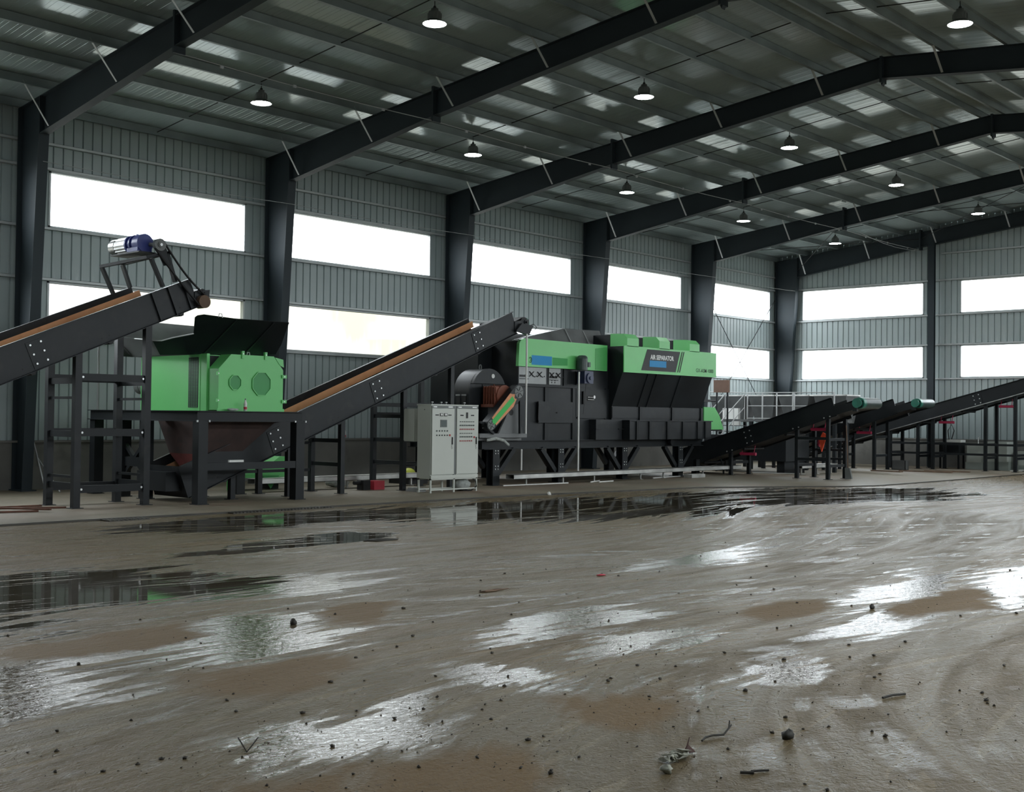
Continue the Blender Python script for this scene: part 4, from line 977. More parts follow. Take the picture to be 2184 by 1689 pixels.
for y0, y1 in ((16.45,17.03),(18.1,18.66),(19.76,20.32)):
    m = MB(); m.prism([(6.0,y0,4.0),(6.0,y0,4.25),(5.86,y0,4.38),(5.36,y0,4.40),(5.36,y0,4.0)], (0,y1-y0,0)); hd = part(s, 'hood', m, M['green'])
    m = MB(); m.box(4.7,5.34,y0,y1,4.0,4.37); part(hd, 'duct', m, M['black'])
# trough and box below
m = MB(); m.box(5.62,5.9,16.75,21.2,1.2,1.76); m.box(5.62,5.93,16.7,21.25,1.76,1.79); part(s, 'trough', m, M['blackd'])
for y in (17.1, 17.75, 18.7, 19.55, 20.4, 20.85):
    m = MB(); m.box(5.9,5.94,y-.05,y+.05,1.2,1.76); part(s, 'trough_rib', m, M['black'])
m = MB(); m.box(5.40,5.66,15.42,16.68,1.2,1.80); bx = part(s, 'drive_box', m, M['blackd'])
for y in (15.5, 16.6):
    m = MB(); m.box(5.66,5.70,y-.12,y+.12,1.51,1.53); part(bx, 'latch', m, M['rubber'])
m = MB(); m.cyl((5.8,16.85,1.25),(5.8,16.85,1.62), .07, n=12); m.cyl((5.8,16.85,1.62),(5.8,16.85,1.72), .05, n=12); part(s, 'gear_motor', m, M['rubber'])
m = MB(); m.cyl((5.58,19.3,1.12),(5.70,19.3,1.12), .12, n=16); part(s, 'end_disc', m, M['black'])
m = MB(); m.box(5.40,5.41,12.28,12.42,2.52,2.68); part(s, 'paper_notice', m, M['white'], 'white paper notice')
# vertical gear motor on the side
m = MB(); m.cyl((5.68,14.72,3.22),(5.68,14.72,3.55), .16, n=18); m.lathe([(.16,0),(.15,.06),(.10,.10),(0,.11)], (5.68,14.72,3.55), 18)
for i in range(14):
    an = 2*PI*i/14; m.beam((5.68+.155*math.cos(an),14.72+.155*math.sin(an),3.26),(5.68+.155*math.cos(an),14.72+.155*math.sin(an),3.5), .008, .02)
gm = part(s, 'vertical_motor', m, M['darkgreenmotor'], 'dark vertical motor')
m = MB(); m.box(5.70,5.80,14.86,14.96,3.32,3.46); part(gm, 'terminal_box', m, M['darkgreenmotor'])
m = MB(); m.box(5.50,5.78,14.72,15.12,2.84,3.20); m.cyl((5.78,14.94,3.0),(5.82,14.94,3.0), .15, n=20); m.cyl((5.82,14.94,3.0),(5.85,14.94,3.0), .05, n=12); part(gm, 'gearbox', m, M['dkblue'], 'dark blue square gearbox')
m = MB(); m.tube(sagline((5.6,15.0,2.84),(5.55,14.95,1.95), .0, 8), .007, 4); part(s, 'cable', m, M['cable'])
m = MB(); m.box(5.45,5.50,15.02,15.18,2.25,2.62); part(s, 'stop_block', m, M['rubber'])
m = MB(); m.cyl((5.5,15.2,2.45),(5.5,15.5,2.45), .02, n=6); m.cyl((5.5,15.2,2.38),(5.5,15.5,2.38), .02, n=6); m.cyl((5.5,15.5,2.46),(5.53,15.5,2.46), .05, n=10); part(s, 'adjuster_handle', m, M['steel'])
# green end guard on the discharge roller
m = MB(); m.prism([(5.5,21.3,2.25),(5.5,21.95,2.24),(5.5,22.25,1.95),(5.5,22.5,1.50),(5.5,21.72,1.50),(5.5,21.70,1.79),(5.5,21.3,1.79)], (.05,0,0)); part(s, 'end_guard', m, M['green'])
m = MB(); m.box(5.1,5.5,21.2,22.3,1.45,2.15); part(s, 'discharge_box', m, M['black'])
m = MB(); m.box(5.0,5.5,21.2,21.75,2.42,2.50); m.cyl((5.4,21.2,2.46),(5.4,22.2,2.46), .03, n=8); part(s, 'actuator', m, M['rubber'])
m = MB(); m.box(5.3,5.6,21.3,21.55,3.05,3.25); m.cyl((5.5,21.4,3.2),(5.5,21.62,3.3), .07, n=10); part(s, 'end_bracket', m, M['greysheet'])
# white conduits in front of the machine
for y, z0, z1, lb in ((12.0,1.40,4.10,'white vertical pipe in front of the left edge of the separator cover'),(14.25,.33,3.15,'white vertical pipe below the dark vertical motor of the separator')):
    m = MB(); m.tube([(5.95,y,z0),(5.95,y,z1-.08),(5.93,y+.03,z1)], .026, 8); solo('conduit_pipe', m, M['white'], lb, 'pipe')
m = MB(); m.tube([(5.80,12.0,.40),(5.80,12.0,.97)], .024, 8); solo('conduit_pipe', m, M['white'], 'short white pipe hanging under the separator base beam', 'pipe')

# ------------------------------------------------------------------ drum blower and its belt drive
bl = thing('drum_blower', 'round topped dark blower left of the separator with lifting ring on top', 'blower', (4.8,11.28,1.2))
n = 28; R = .66; yc, zc = 11.28, 2.48
m = MB(); m.prism([(4.55,yc-R,1.30)]+[(4.55,yc+R*math.cos(PI-i*PI/n),zc+R*math.sin(PI-i*PI/n)) for i in range(n+1)]+[(4.55,yc+R,1.30)], (.58,0,0), True); part(bl, 'drum', m, M['blackd'])
m = MB(); m.box(4.5,5.2,yc-R-.05,yc+R+.05,1.21,1.30); part(bl, 'pedestal', m, M['black'])
m = MB(); a0 = math.asin((2.735-zc)/R)
arc = [(5.13,yc+.02+(R+.01)*math.cos(PI-a0-i*(PI-2*a0)/n),zc+(R+.01)*math.sin(PI-a0-i*(PI-2*a0)/n)) for i in range(n+1)]
m.prism(arc, (.10,0,0), False); part(bl, 'half_cover', m, M['blackd'])
m = MB(); m.box(5.13,5.15,11.12,11.28,1.3,2.72); part(bl, 'panel_joint', m, M['rubber'])
for y in (yc-R,):
    for x in (4.66, 4.88):
        m = MB(); m.box(x,x+.14,y-.012,y+.002,2.05,2.42); part(bl, 'vent_slot', m, M['rubber'])
        m = MB(); m.box(x-.01,x+.15,y-.03,y,2.40,2.44); part(bl, 'vent_lip', m, M['lightsheet'])
m = MB(); m.tube([(4.9,11.28+.045*math.cos(t),3.19+.07*math.sin(t)) for t in [i*2*PI/12 for i in range(13)]], .016, 6); part(bl, 'lifting_ring', m, M['cabdark'])
m = MB(); m.cyl((5.23,11.44,2.95),(5.24,11.44,2.95), .06, n=14); part(bl, 'badge', m, M['white'])
mt = thing('drive_motor', 'rust brown ribbed motor behind the orange and green belt guard', 'motor', (5.3,11.35,1.4))
m = MB(); m.cyl((5.25,11.36,2.40),(5.75,11.36,2.40), .30, n=22)
for i in range(5): m.box(5.27+.1*i,5.29+.1*i,11.02,11.70,2.15,2.66)
m.box(5.25,5.72,11.04,11.68,2.46,2.64); part(mt, 'frame', m, M['brownmotor'])
m = MB(); m.box(5.25,5.7,10.96,11.76,2.10,2.18); part(mt, 'feet', m, M['brownmotor'])
m = MB(); m.box(5.22,5.48,11.0,11.7,1.25,2.10); part(mt, 'plinth', m, M['black'])
m = MB(); m.cyl((5.4,11.3,2.6),(5.4,11.3,2.72), .02, n=8); part(mt, 'lifting_eye', m, M['brownmotor'])
gd = thing('belt_guard', 'slanting black belt guard with orange sticker and green rectangle on its face', 'belt guard', (6.0,11.1,1.40))
m = MB(); A, B = (10.56,1.63), (11.63,2.52); ra, rb = .155, .20
dy, dz = B[0]-A[0], B[1]-A[1]; L_ = math.hypot(dy, dz); ang = math.atan2(dz, dy)
poly = [(A[0]+ra*math.cos(ang+PI/2+i*PI/10), A[1]+ra*math.sin(ang+PI/2+i*PI/10)) for i in range(11)]+[(B[0]+rb*math.cos(ang-PI/2+i*PI/10), B[1]+rb*math.sin(ang-PI/2+i*PI/10)) for i in range(11)]
m.prism([(5.82,a,b) for a, b in poly], (.2,0,0)); gb = part(gd, 'casing', m, M['blackd'])
def along(t, o): return (A[0]+dy*t-dz/L_*o, A[1]+dz*t+dy/L_*o)
jag = [(.10,.13),(.45,.16),(.78,.19),(.84,.10),(.88,.06),(.82,-.02),(.86,-.09),(.70,-.17),(.40,-.15),(.10,-.13)]
m = MB(); m.prism([(6.021,)+along(t,o) for t, o in jag], (.003,0,0)); part(gb, 'orange_sticker', m, M['orangesticker'], 'torn orange sticker')
m = MB(); m.prism([(6.025,)+along(t,o) for t, o in ((.06,.075),(.80,.075),(.80,-.075),(.06,-.075))], (.003,0,0)); part(gb, 'green_panel', m, paint('plain_green_sheet', (.05,.52,.10), .6, 0, .03), 'flat green rectangle')
for c, r in ((A, ra), (B, rb)):
    m = MB(); m.cyl((6.02,c[0],c[1]),(6.026,c[0],c[1]), r*.85, n=16); hb = part(gb, 'end_disc', m, M['cabdark'])
    m = MB()
    for i in range(6):
        an = i*PI/3+.3; m.beam((6.029,c[0]+r*.2*math.cos(an),c[1]+r*.2*math.sin(an)),(6.029,c[0]+r*.75*math.cos(an),c[1]+r*.75*math.sin(an)), .008, .02, (1,0,0))
    part(hb, 'slot', m, M['rubber'])
for p_, q_ in (((5.9,10.6,1.5),(5.9,10.78,1.40)),((5.9,10.25,1.70),(5.9,10.5,1.66)),((5.9,11.8,2.4),(5.9,11.82,1.40))):
    m = MB(); m.beam(p_, q_, .06, .06, (1,0,0)); part(gd, 'bracket', m, M['black'])
bk = thing('bearing_stand', 'grey tapered steel stand with a round hole below the belt guard', 'stand', (5.7,11.6,1.21))
m = MB(); m.prism([(5.72,11.12,1.40),(5.72,12.05,1.40),(5.72,11.95,2.2),(5.72,11.62,2.2)], (.05,0,0)); p = part(bk, 'plate', m, M['greysheet'])
m = MB(); m.cyl((5.77,11.6,1.97),(5.776,11.6,1.97), .085, n=18); part(p, 'hole', m, M['rubber'])
m = MB(); m.beam((5.76,10.3,1.345),(5.76,12.15,1.345), .2, .11); m.box(5.5,5.7,10.3,12.1,1.21,1.30); part(bk, 'base_channel', m, M['greysheet'])
m = MB(); pts = [(5.82,10.6,1.22),(5.85,10.9,1.27),(5.87,11.2,1.22),(5.87,11.35,1.12),(5.87,11.42,1.08)]
for i in range(4): m.prism([(pts[i][0],pts[i][1],pts[i][2]+.02),(pts[i+1][0],pts[i+1][1],pts[i+1][2]+.02),(pts[i+1][0],pts[i+1][1],pts[i+1][2]-.05+.02*i*.5),(pts[i][0],pts[i][1],pts[i][2]-.03)], (.02,0,.02))
solo('rag', m, M['rag'], 'pale rag hanging over the separator base beam right of the cabinet', 'cloth')

# ------------------------------------------------------------------ cable trays on short posts
def tray(x, y0, y1, z, lb, posts):
    t = thing('cable_tray', lb, 'cable tray', (x,(y0+y1)/2,0), 'cable trays along the floor')
    m = MB(); m.box(x-.15,x+.15,y0,y1,z,z+.012); m.box(x+.14,x+.15,y0,y1,z,z+.13); m.box(x-.15,x-.14,y0,y1,z,z+.13); m.box(x-.15,x+.15,y0,y1,z+.12,z+.13); part(t, 'channel', m, M['galv'])
    for y in posts:
        m = MB(); m.box(x-.02,x+.02,y-.02,y+.02,0,z); m.box(x-.07,x+.07,y-.05,y+.05,0,.008); part(t, 'post', m, M['galv'])
tray(5.98, 11.35, 22.7, .18, 'long bright metal cable tray in front of the separator legs', (12.0,13.55,14.95,17.2,18.4,20.6,22.3))
tray(4.0, 4.5, 10.4, .19, 'dull metal cable tray behind the long conveyor and the cabinet', (6.0,7.4,8.3,9.6))
tray(7.6, 23.9, 26.4, .22, 'short metal cable tray seen under the front discharge conveyor', (24.1,25.2,26.2))
for i, (a, b, lb) in enumerate((((5.93,11.15,.015),(6.13,13.6,.015),'long thin white tube on the floor at the left foot of the separator'),((6.22,14.5,.015),(5.9,15.3,.015),'short white tube on the floor, left one of two by the tray post'),((6.33,14.75,.015),(6.25,15.5,.015),'short white tube on the floor, right one of two by the tray post'),((5.95,17.9,.015),(5.78,19.6,.015),'long thin white tube on the floor under the right half of the separator'),((5.9,23.8,.02),(7.6,24.4,.02),'long pale tube on the floor behind the front discharge conveyor'))):
    m = MB(); m.tube([a, b], .02, 6); solo('plastic_tube', m, M['white'], lb, 'tube')
m = MB(); m.box(6.2,6.5,19.2,19.95,0,.11); solo('metal_block', m, M['galv'], 'flat pale metal block on the floor before the right end of the long tray', 'block')
m = MB(); m.ibeam((5.1,21.5,0),(5.1,21.5,.5), .2, .2, .02, (1,0,0)); m.tube([(5.5,22.4,.5),(5.6,22.4,.3),(5.6,22.45,0)], .03); solo('short_post', m, M['black'], 'short dark post at the right end of the long cable tray', 'post')

m = MB(); m.box(3.6,6.9,24.3,25.9,.42,1.30); m.box(3.7,4.0,24.4,25.8,0,.42); m.box(6.5,6.8,24.4,25.8,0,.42); solo('collecting_bin', m, M['black'], 'long black collecting bin behind the front discharge conveyor', 'bin')  # black box added so the space under the front conveyor reads dark
# ------------------------------------------------------------------ platform, hoppers and clutter at the far end
pf = thing('access_platform', 'access platform with pale handrails and two stair rails behind the discharge conveyor', 'platform', (4.2,27,0))
m = MB(); m.box(1.8,7.6,26.8,27.8,1.78,1.86); part(pf, 'deck', m, M['greysheet'])
for x in (2.1, 4.0, 5.8, 7.4):
    for y in (26.85, 27.75):
        m = MB(); m.box(x-.06,x+.06,y-.06,y+.06,0,1.78); part(pf, 'leg', m, M['black'])
m = MB()
for x in (3.86,4.5,5.1,5.76,5.82,7.4): m.box(x-.02,x+.02,26.78,26.82,1.86,2.85)
m.tube([(3.86,26.8,2.85),(7.4,26.8,2.85)], .022, 6); m.tube([(3.86,26.8,2.36),(7.4,26.8,2.36)], .018, 6); m.tube([(3.86,26.8,1.9),(7.4,26.8,1.9)], .018, 6); m.tube([(3.86,26.8,2.85),(2.2,26.8,2.90)], .02, 6)
part(pf, 'handrail', m, M['brace'])
for x0 in (2.95, 3.80):
    m = MB(); m.tube([(x0,26.7,2.80),(x0-1.0,26.0,1.35)], .022, 6); m.tube([(x0,26.7,2.30),(x0-.9,26.0,.95)], .018, 6)
    for k in (0, .33, .66): m.tube([(x0-k,26.7-.7*k,2.80-1.45*k),(x0-k,26.7-.7*k,1.85-1.45*k)], .016, 6)
    part(pf, 'stair_rail', m, M['brace'])
m = MB()
for i in range(6): m.box(1.95+.18*i,2.95+.18*i,26.0+.12*i,26.2+.12*i,.5+.22*i,.53+.22*i)
part(pf, 'stair_tread', m, M['greysheet'])
def hopper(x0, x1, lb, b=.62):
    t = thing('feed_hopper', lb, 'hopper', ((x0+x1)/2,28.6,0), 'tapered hoppers behind the platform')
    c = (x0+x1)/2; h = (x1-x0)/2*b
    T = [(x0,28.1,2.78),(x1,28.1,2.78),(x1,29.2,2.78),(x0,29.2,2.78)]; B_ = [(c-h,28.3,1.75),(c+h,28.3,1.75),(c+h,29.0,1.75),(c-h,29.0,1.75)]
    m = MB(); m.add(T+B_, [(0,1,5,4),(1,2,6,5),(2,3,7,6),(3,0,4,7),(4,5,6,7)]); part(t, 'cone', m, M['hopper'])
    m = MB()
    for i in range(4): m.beam(T[i], T[(i+1) % 4], .05, .05)
    part(t, 'rim', m, M['galv'])
    for x in (c-h+.05, c+h-.05):
        m = MB(); m.box(x-.05,x+.05,28.5,28.6,0,1.75); part(t, 'leg', m, M['black'])
hopper(1.35, 2.9, 'dark wide tapered hopper behind the stair rails', .8)
hopper(3.1, 4.25, 'grey tapered hopper in the middle behind the handrail')
hopper(4.4, 5.7, 'grey tapered hopper furthest right behind the handrail')
hopper(5.9, 7.2, 'grey hopper whose top shows above the raised end of the front discharge conveyor', .8)
m = MB(); m.box(4.17,4.80,24.0,24.06,2.80,3.24); bb = solo('brown_board', m, M['brownsheet'], 'brown board on dark posts beside the upper right corner of the separator', 'board')
for x in (4.26, 4.70):
    m = MB(); m.box(x-.025,x+.025,24.06,24.11,0,2.9); part(bb, 'post', m, M['black'], 'dark post')
m = MB(); m.box(2.3,3.0,27.55,27.7,1.86,2.28); solo('grey_box', m, M['white'], 'small pale box on the platform between the stair rails', 'box')
# pale and black clutter between the stair rails
m = MB(); m.box(3.3,3.6,26.62,26.76,1.63,1.78); solo('white_canister', m, M['white'], 'small white canister on the stairs behind the discharge conveyor', 'canister')
m = MB(); pts = [(9.20,22.55,1.47),(9.32,22.55,1.40),(9.26,22.55,1.15),(9.16,22.55,.85),(9.12,22.55,.95),(9.08,22.55,1.2),(9.14,22.55,1.36)]
m.prism(pts, (0,.05,0)); solo('orange_cloth', m, M['cloth'], 'orange red cloth hanging on a leg brace of the front discharge conveyor', 'cloth')
m = MB(); m.prism([(9.00,22.6,1.28),(9.07,22.6,1.28),(9.06,22.6,1.0),(9.0,22.6,1.05)], (0,.04,0)); solo('red_cloth', m, M['pink'], 'smaller dark red cloth hanging left of the orange one', 'cloth')
sv = thing('shovel', 'shovel standing upright by the right leg of the front discharge conveyor', 'shovel', (10.0,22.8,0))
m = MB(); m.tube([(9.80,22.95,1.70),(9.88,22.88,1.0),(9.94,22.8,.36)], .018, 6); part(sv, 'handle', m, M['wood'])
m = MB(); m.prism([(9.86,22.76,.36),(10.02,22.76,.36),(10.13,22.70,.02),(9.90,22.70,0)], (.02,.03,0)); part(sv, 'blade', m, M['cabdark'])
# white tanks and stands beyond the back conveyor
def tank(x0, x1, y0, y1, h, lb, cap_=True):
    t = thing('chemical_tank', lb, 'tank', ((x0+x1)/2,(y0+y1)/2,0), 'pale plastic tanks by the end wall')
    m = MB(); r = .06; q = [(x0+r,y0),(x1-r,y0),(x1,y0+r),(x1,y1-r),(x1-r,y1),(x0+r,y1),(x0,y1-r),(x0,y0+r)]
    m.prism([(a,b,0) for a, b in q], (0,0,h)); part(t, 'body', m, M['frp'])
    if cap_:
        m = MB(); c = ((x0+x1)/2-.1,(y0+y1)/2); m.cyl((c[0],c[1],h),(c[0],c[1],h+.03), .09, n=14); part(t, 'lid', m, M['red'], 'red lid')
        m = MB(); m.tube([(c[0]+.15,c[1],h),(c[0]+.15,c[1],h+.3),(c[0]+.2,c[1],h+.33)], .02, 6); part(t, 'dosing_pipe', m, M['white'])
    m = MB()
    for z in (h*.3,): m.box(x0-.004,x1+.004,y0-.004,y1+.004,0,z)
    part(t, 'liquid_level', m, paint('pale_tank_lower', (.30,.34,.31), .45, 0, .1), 'darker lower half')
tank(9.1, 9.77, 34.4, 35.0, .94, 'pale plastic tank with a red lid in front of the end wall')
tank(9.85, 10.75, 34.4, 35.2, 1.1, 'larger pale tank half behind a leg of the back conveyor', False)
tank(11.0, 11.35, 34.6, 35.2, .75, 'pale tank seen between the two rightmost conveyor legs', False)
st = thing('black_cabinet', 'black equipment stand with a white tray on top by the end wall', 'stand', (8.43,34.6,0))
m = MB(); m.box(8.04,8.83,34.4,35.0,.55,1.04); part(st, 'body', m, M['black'])
m = MB()
for x in (8.07, 8.80):
    for y in (34.45, 34.95): m.box(x-.03,x+.03,y-.03,y+.03,0,.55)
part(st, 'leg', m, M['black'])
m = MB(); m.box(8.3,8.9,34.4,34.9,1.04,1.14); part(st, 'tray', m, M['white'], 'white tray')
m = MB(); m.tube([(8.4,34.5,1.14),(8.35,34.5,1.5),(8.5,34.5,1.75),(8.6,34.5,1.5),(8.5,34.5,1.15)], .02, 6); part(st, 'hose', m, M['cable'])
m = MB(); m.box(7.5,8.05,31.25,31.55,0,.02)
for (x0,x1,y0,y1) in ((7.5,8.05,31.25,31.27),(7.5,8.05,31.53,31.55),(7.5,7.52,31.25,31.55),(8.03,8.05,31.25,31.55)): m.box(x0,x1,y0,y1,0,.36)
solo('open_crate', m, M['greysheet'], 'open grey crate on the floor under the back conveyor', 'crate')
m = MB(); m.box(11.7,12.3,34.8,35.3,0,.42); solo('blue_case', m, paint('navy_plastic', (.012,.02,.11), .5), 'navy blue case on the floor at the right edge', 'case')
m = MB(); m.box(11.2,11.9,34.2,34.6,0,.06); m.box(10.95,11.1,34.0,34.3,0,.04); solo('white_block', m, M['white'], 'small white block on the floor near the right edge', 'block')
for i, (x, y, L, a, lb) in enumerate(((8.3,30.2,1.9,.1,'long flat board on the floor under the back conveyor, nearest'),(8.9,31.0,1.6,.25,'flat board on the floor under the back conveyor, farther'),(7.6,29.4,1.2,-.1,'short flat board left of the others under the back conveyor'))):
    m = MB(); m.beam((x,y,.02),(x+L*math.cos(a),y+L*math.sin(a),.02), .2, .04); solo('floor_board', m, M['wood'], lb, 'board')
m = MB()
m.box(12.0,15.5,33.2,33.25,.7,2.2); solo('dark_panel', m, M['greysheet'], 'dark sheet panel behind the rightmost conveyor legs', 'panel') if False else None
# left corner clutter
for i, (a, b, lb) in enumerate((((1.25,.84,.01),(.16,1.05,1.12),'thin pale rod leaning on the left wall, inner one'),((1.43,1.09,.01),(.16,1.15,.75),'thin pale rod leaning on the left wall, outer one'))):
    m = MB(); m.tube([a, b], .018, 6); solo('leaning_rod', m, M['brace'], lb, 'rod')
m = MB(); m.tube([(1.7,1.83,3.5),(1.7,1.84,.35),(1.7,1.84,.0)], .03, 8); solo('conduit_pipe', m, M['lightsheet'], 'pale grey vertical pipe behind the legs of the near conveyor', 'pipe')
for i, (x, y, L, a, lb) in enumerate(((5.1,-2.3,1.5,1.1,'rusty bar on the floor left of the near conveyor legs, longest'),(5.5,-2.2,1.1,.6,'rusty bar on the floor crossing the longest one'),(6.0,-2.6,.9,1.3,'short rusty bar nearest the kerb'),(5.0,-1.9,.8,1.5,'short rusty bar nearest the wall'))):
    m = MB(); m.beam((x,y,.02+.03*(i == 1)),(x+L*math.cos(a),y+L*math.sin(a),.02+.03*(i == 1)), .06, .03); solo('rusty_bar', m, M['rustbar'], lb, 'bar')
# channel grate at the pad edge
for y0, lb in ((-1.6,'short slotted drain grate by the near conveyor'),(.9,'slotted drain grate in front of the shredder')):
    m = MB(); L_ = .8 if y0 < 0 else 2.4
    m.box(8.28,8.58,y0,y0+L_,-.04,-.02)
    for i in range(int(L_/.08)): m.box(8.28,8.58,y0+.08*i,y0+.08*i+.04,-.02,-.005)
    solo('drain_grate', m, M['kerb'], lb, 'grate')

# ------------------------------------------------------------------ litter on the wet floor
Z0 = -.03
def stick(pts, r, lb, name='twig', mat='debris', cat='twig'):
    m = MB(); m.tube(pts, r, 6); solo(name, m, M[mat], lb, cat)
m = MB()
rn = random.Random(4)
for i in range(16):
    a = rn.random()*6.28; c = Vector((23.60+.055*rn.random()*math.cos(a), -6.45+.085*(rn.random()-.5)*2, Z0+.012+.022*rn.random())); q = [Vector((rn.uniform(-1,1),rn.uniform(-1,1),rn.uniform(-.35,.55)))*.045 for _ in range(4)]
    p = [c+q[0], c+Vector((q[1].y,q[0].x,q[1].z)), c-q[0]*.8+q[2]*.3, c-Vector((q[1].y,q[0].x,-q[1].z))]
    p = [Vector((v.x, v.y, max(v.z, Z0+.004))) for v in p]
    mid_ = (p[0]+p[2])/2+Vector((0,0,.012)); off = Vector((0,0,.003))
    m.add(p+[mid_]+[v-off for v in p]+[mid_-off], [(0,1,4),(1,2,4),(2,3,4),(3,0,4),(6,5,9),(7,6,9),(8,7,9),(5,8,9),(0,5,6,1),(1,6,7,2),(2,7,8,3),(3,8,5,0)])
solo('crumpled_plastic', m, M['leafpale'], 'pale crumpled plastic scraps lying in the mud in the foreground', 'litter')
m = MB(); m.blob((23.71,-6.68,Z0+.018), .035, .032, .022, 33, 9, 6, .4); solo('pale_lump', m, M['leafpale'], 'pale crumpled lump just below the plastic scraps', 'litter')
m = MB(); m.prism([(23.57,-6.34,Z0+.004),(23.56,-6.28,Z0+.02),(23.57,-6.27,Z0+.085),(23.58,-6.31,Z0+.045)], (.004,.004,0)); m.prism([(23.57,-6.33,Z0+.004),(23.60,-6.25,Z0+.004),(23.55,-6.25,Z0+.035)], (.003,0,.003)); solo('dark_leaf', m, M['leaf'], 'dark curled leaf at the right end of the plastic scraps', 'leaf')
stick([(23.50,-6.03,Z0+.006),(23.485,-5.97,Z0+.012),(23.49,-5.90,Z0+.012),(23.525,-5.84,Z0+.01),(23.515,-5.77,Z0+.03),(23.51,-5.73,Z0+.045)], .006, 'dark twig lying right above the plastic scraps')
stick([(23.52,-5.80,Z0+.02),(23.515,-5.765,Z0+.03),(23.51,-5.75,Z0+.075)], .004, 'thin forked twig tip standing up beside the dark twig')
m = MB(); m.blob((23.83,-5.61,Z0+.022), .03, .05, .034, 21, 7, 5, .4); solo('mud_lump', m, M['debris'], 'black lump in the foreground right of the dark twig', 'lump')
stick([(21.66,-7.96,Z0+.04),(21.83,-8.02,Z0+.006),(21.72,-7.87,Z0+.035)], .005, 'bent twig standing in the mud at the lower left')
stick([(23.99,-6.41,Z0+.008),(24.05,-6.37,Z0+.009)], .008, 'short dark stick near the bottom edge, left of two')
stick([(24.02,-6.35,Z0+.008),(24.08,-6.27,Z0+.008)], .006, 'short dark stick near the bottom edge, right of two')
stick([(23.78,-4.26,Z0+.008),(23.80,-4.15,Z0+.012),(23.84,-4.04,Z0+.008)], .008, 'long dark stick at the right of the foreground')
m = MB(); m.blob((18.60,-.76,Z0+.008), .035, .09, .009, 2, 8, 4, .5); solo('red_scrap', m, M['red'], 'small red scrap in the middle of the floor', 'litter')
m = MB(); m.blob((18.76,-5.39,Z0+.02), .028, .028, .034, 6, 7, 5, .3); solo('stone', m, M['debris'], 'dark stone on the left part of the wet floor', 'stone')
m = MB(); m.blob((22.0,-.7,Z0+.02), .026, .034, .028, 9, 7, 5, .3); solo('stone', m, M['debris'], 'dark stone in the bright wet patch at the right', 'stone')
m = MB(); m.blob((18.56,-2.6,Z0+.006), .05, .21, .008, 15, 9, 4, .5); solo('flat_scrap', m, M['wood'], 'long flat brown scrap in the middle of the floor', 'litter')
m = MB(); m.blob((13.9,-.1,Z0+.01), .12, .28, .02, 17, 9, 4, .3); solo('dark_mat', m, M['debris'], 'flat dark scrap in the shallow water left of centre', 'litter')
m = MB(); m.blob((8.7,9.8,Z0+.03), .05, .05, .05, 19, 8, 5, .2); solo('pale_stone', m, M['white'], 'small pale stone in the water before the separator', 'stone')
m = MB(); rn = random.Random(11)
for i in range(1100):
    y = -9+13*rn.random()**1.3; x = 17.5+7.5*rn.random()
    if rn.random() < .3: x, y = 21.5+3*rn.random(), -8.5+5*rn.random()
    r = .003+.011*rn.random()**6
    m.blob((x,y,Z0+r*.5), r*(.8+.8*rn.random()), r*(.8+1.2*rn.random()), r*.8, i, 5, 3, .5)
o = solo('mud_crumb', m, M['mud'], 'small mud crumbs strewn over the wet floor', 'mud crumbs'); o['kind'] = 'stuff'

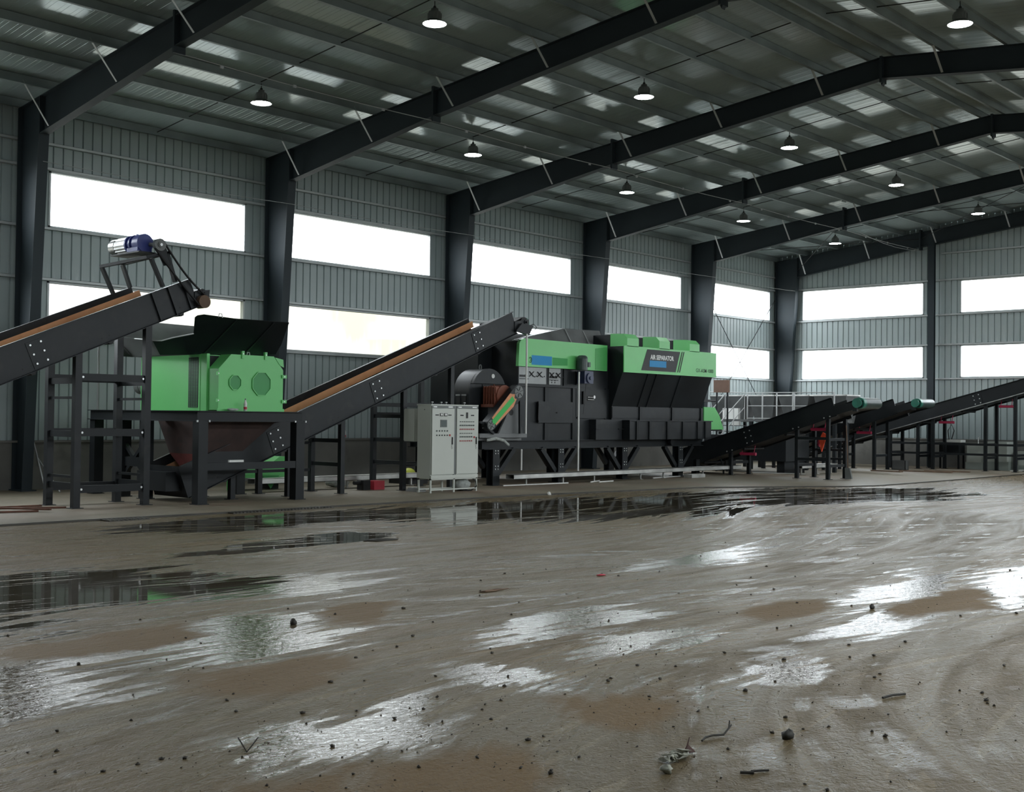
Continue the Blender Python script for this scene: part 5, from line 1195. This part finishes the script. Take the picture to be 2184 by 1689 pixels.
# ------------------------------------------------------------------ daylight
w = bpy.data.worlds.new('overcast'); SC.world = w; w.use_nodes = True
nt = w.node_tree; bg = nt.nodes['Background']
tc = nt.nodes.new('ShaderNodeTexCoord'); sp = nt.nodes.new('ShaderNodeSeparateXYZ'); nt.links.new(tc.outputs['Generated'], sp.inputs[0])
r = nt.nodes.new('ShaderNodeValToRGB'); e = r.color_ramp.elements
e[0].position = .47; e[0].color = (.10,.10,.09,1); e[1].position = .505; e[1].color = (.50,.52,.53,1)
z_ = e.new(.80); z_.color = (.95,.98,1,1)
mr = nt.nodes.new('ShaderNodeMapRange'); mr.inputs[1].default_value = -1; mr.inputs[2].default_value = 1
nt.links.new(sp.outputs['Z'], mr.inputs[0]); nt.links.new(mr.outputs[0], r.inputs['Fac']); nt.links.new(r.outputs['Color'], bg.inputs['Color'])
bg.inputs['Strength'].default_value = SKY
def portal(name, x, y, z, sx, sz, rot):
    l = bpy.data.lights.new(name, 'AREA'); l.shape = 'RECTANGLE'; l.size = sx; l.size_y = sz; l.cycles.is_portal = True
    o = bpy.data.objects.new(name, l); COL.objects.link(o); o.location = (x,y,z); o.rotation_euler = rot
H_ = PI/2
for z0, z1 in ((Z2,Z1),(Z4,Z3)):
    portal('daylight_portal', -.1, (YN+YE)/2, (z0+z1)/2, z1-z0, YE-YN, (0,-H_,0))
    portal('daylight_portal', W_+.1, (winR[0][0]+YE)/2, (z0+z1)/2, z1-z0, YE-winR[0][0], (0,H_,0))
    portal('daylight_portal', W_/2, YE+.1, (z0+z1)/2, W_, z1-z0, (-H_,0,0))

# ------------------------------------------------------------------ camera
yaw, pitch, roll, fpx = .7423232, .0175786, .0115916, 2518.967
cy_, sy_, cp, sp_ = math.cos(yaw), math.sin(yaw), math.cos(pitch), math.sin(pitch)
fw = Vector((-sy_*cp, cy_*cp, sp_)); rt = Vector((cy_, sy_, 0)); up = rt.cross(fw)
c, s_ = math.cos(roll), math.sin(roll)
R_, U_ = rt*c+up*s_, up*c-rt*s_
cam = bpy.data.cameras.new('camera'); co = bpy.data.objects.new('camera', cam); COL.objects.link(co)
cam.sensor_fit = 'HORIZONTAL'; cam.sensor_width = 36; cam.lens = fpx/2184*36; cam.clip_end = 300
m4 = Matrix(((R_.x,U_.x,-fw.x,27.3415),(R_.y,U_.y,-fw.y,-11.8891),(R_.z,U_.z,-fw.z,1.85),(0,0,0,1)))
co.matrix_world = m4
SC.camera = co
SC.view_settings.view_transform = 'Standard'; SC.view_settings.look = 'None'; SC.view_settings.gamma = 1
SC.view_settings.use_curve_mapping = False
SC.view_settings.exposure = 1.3
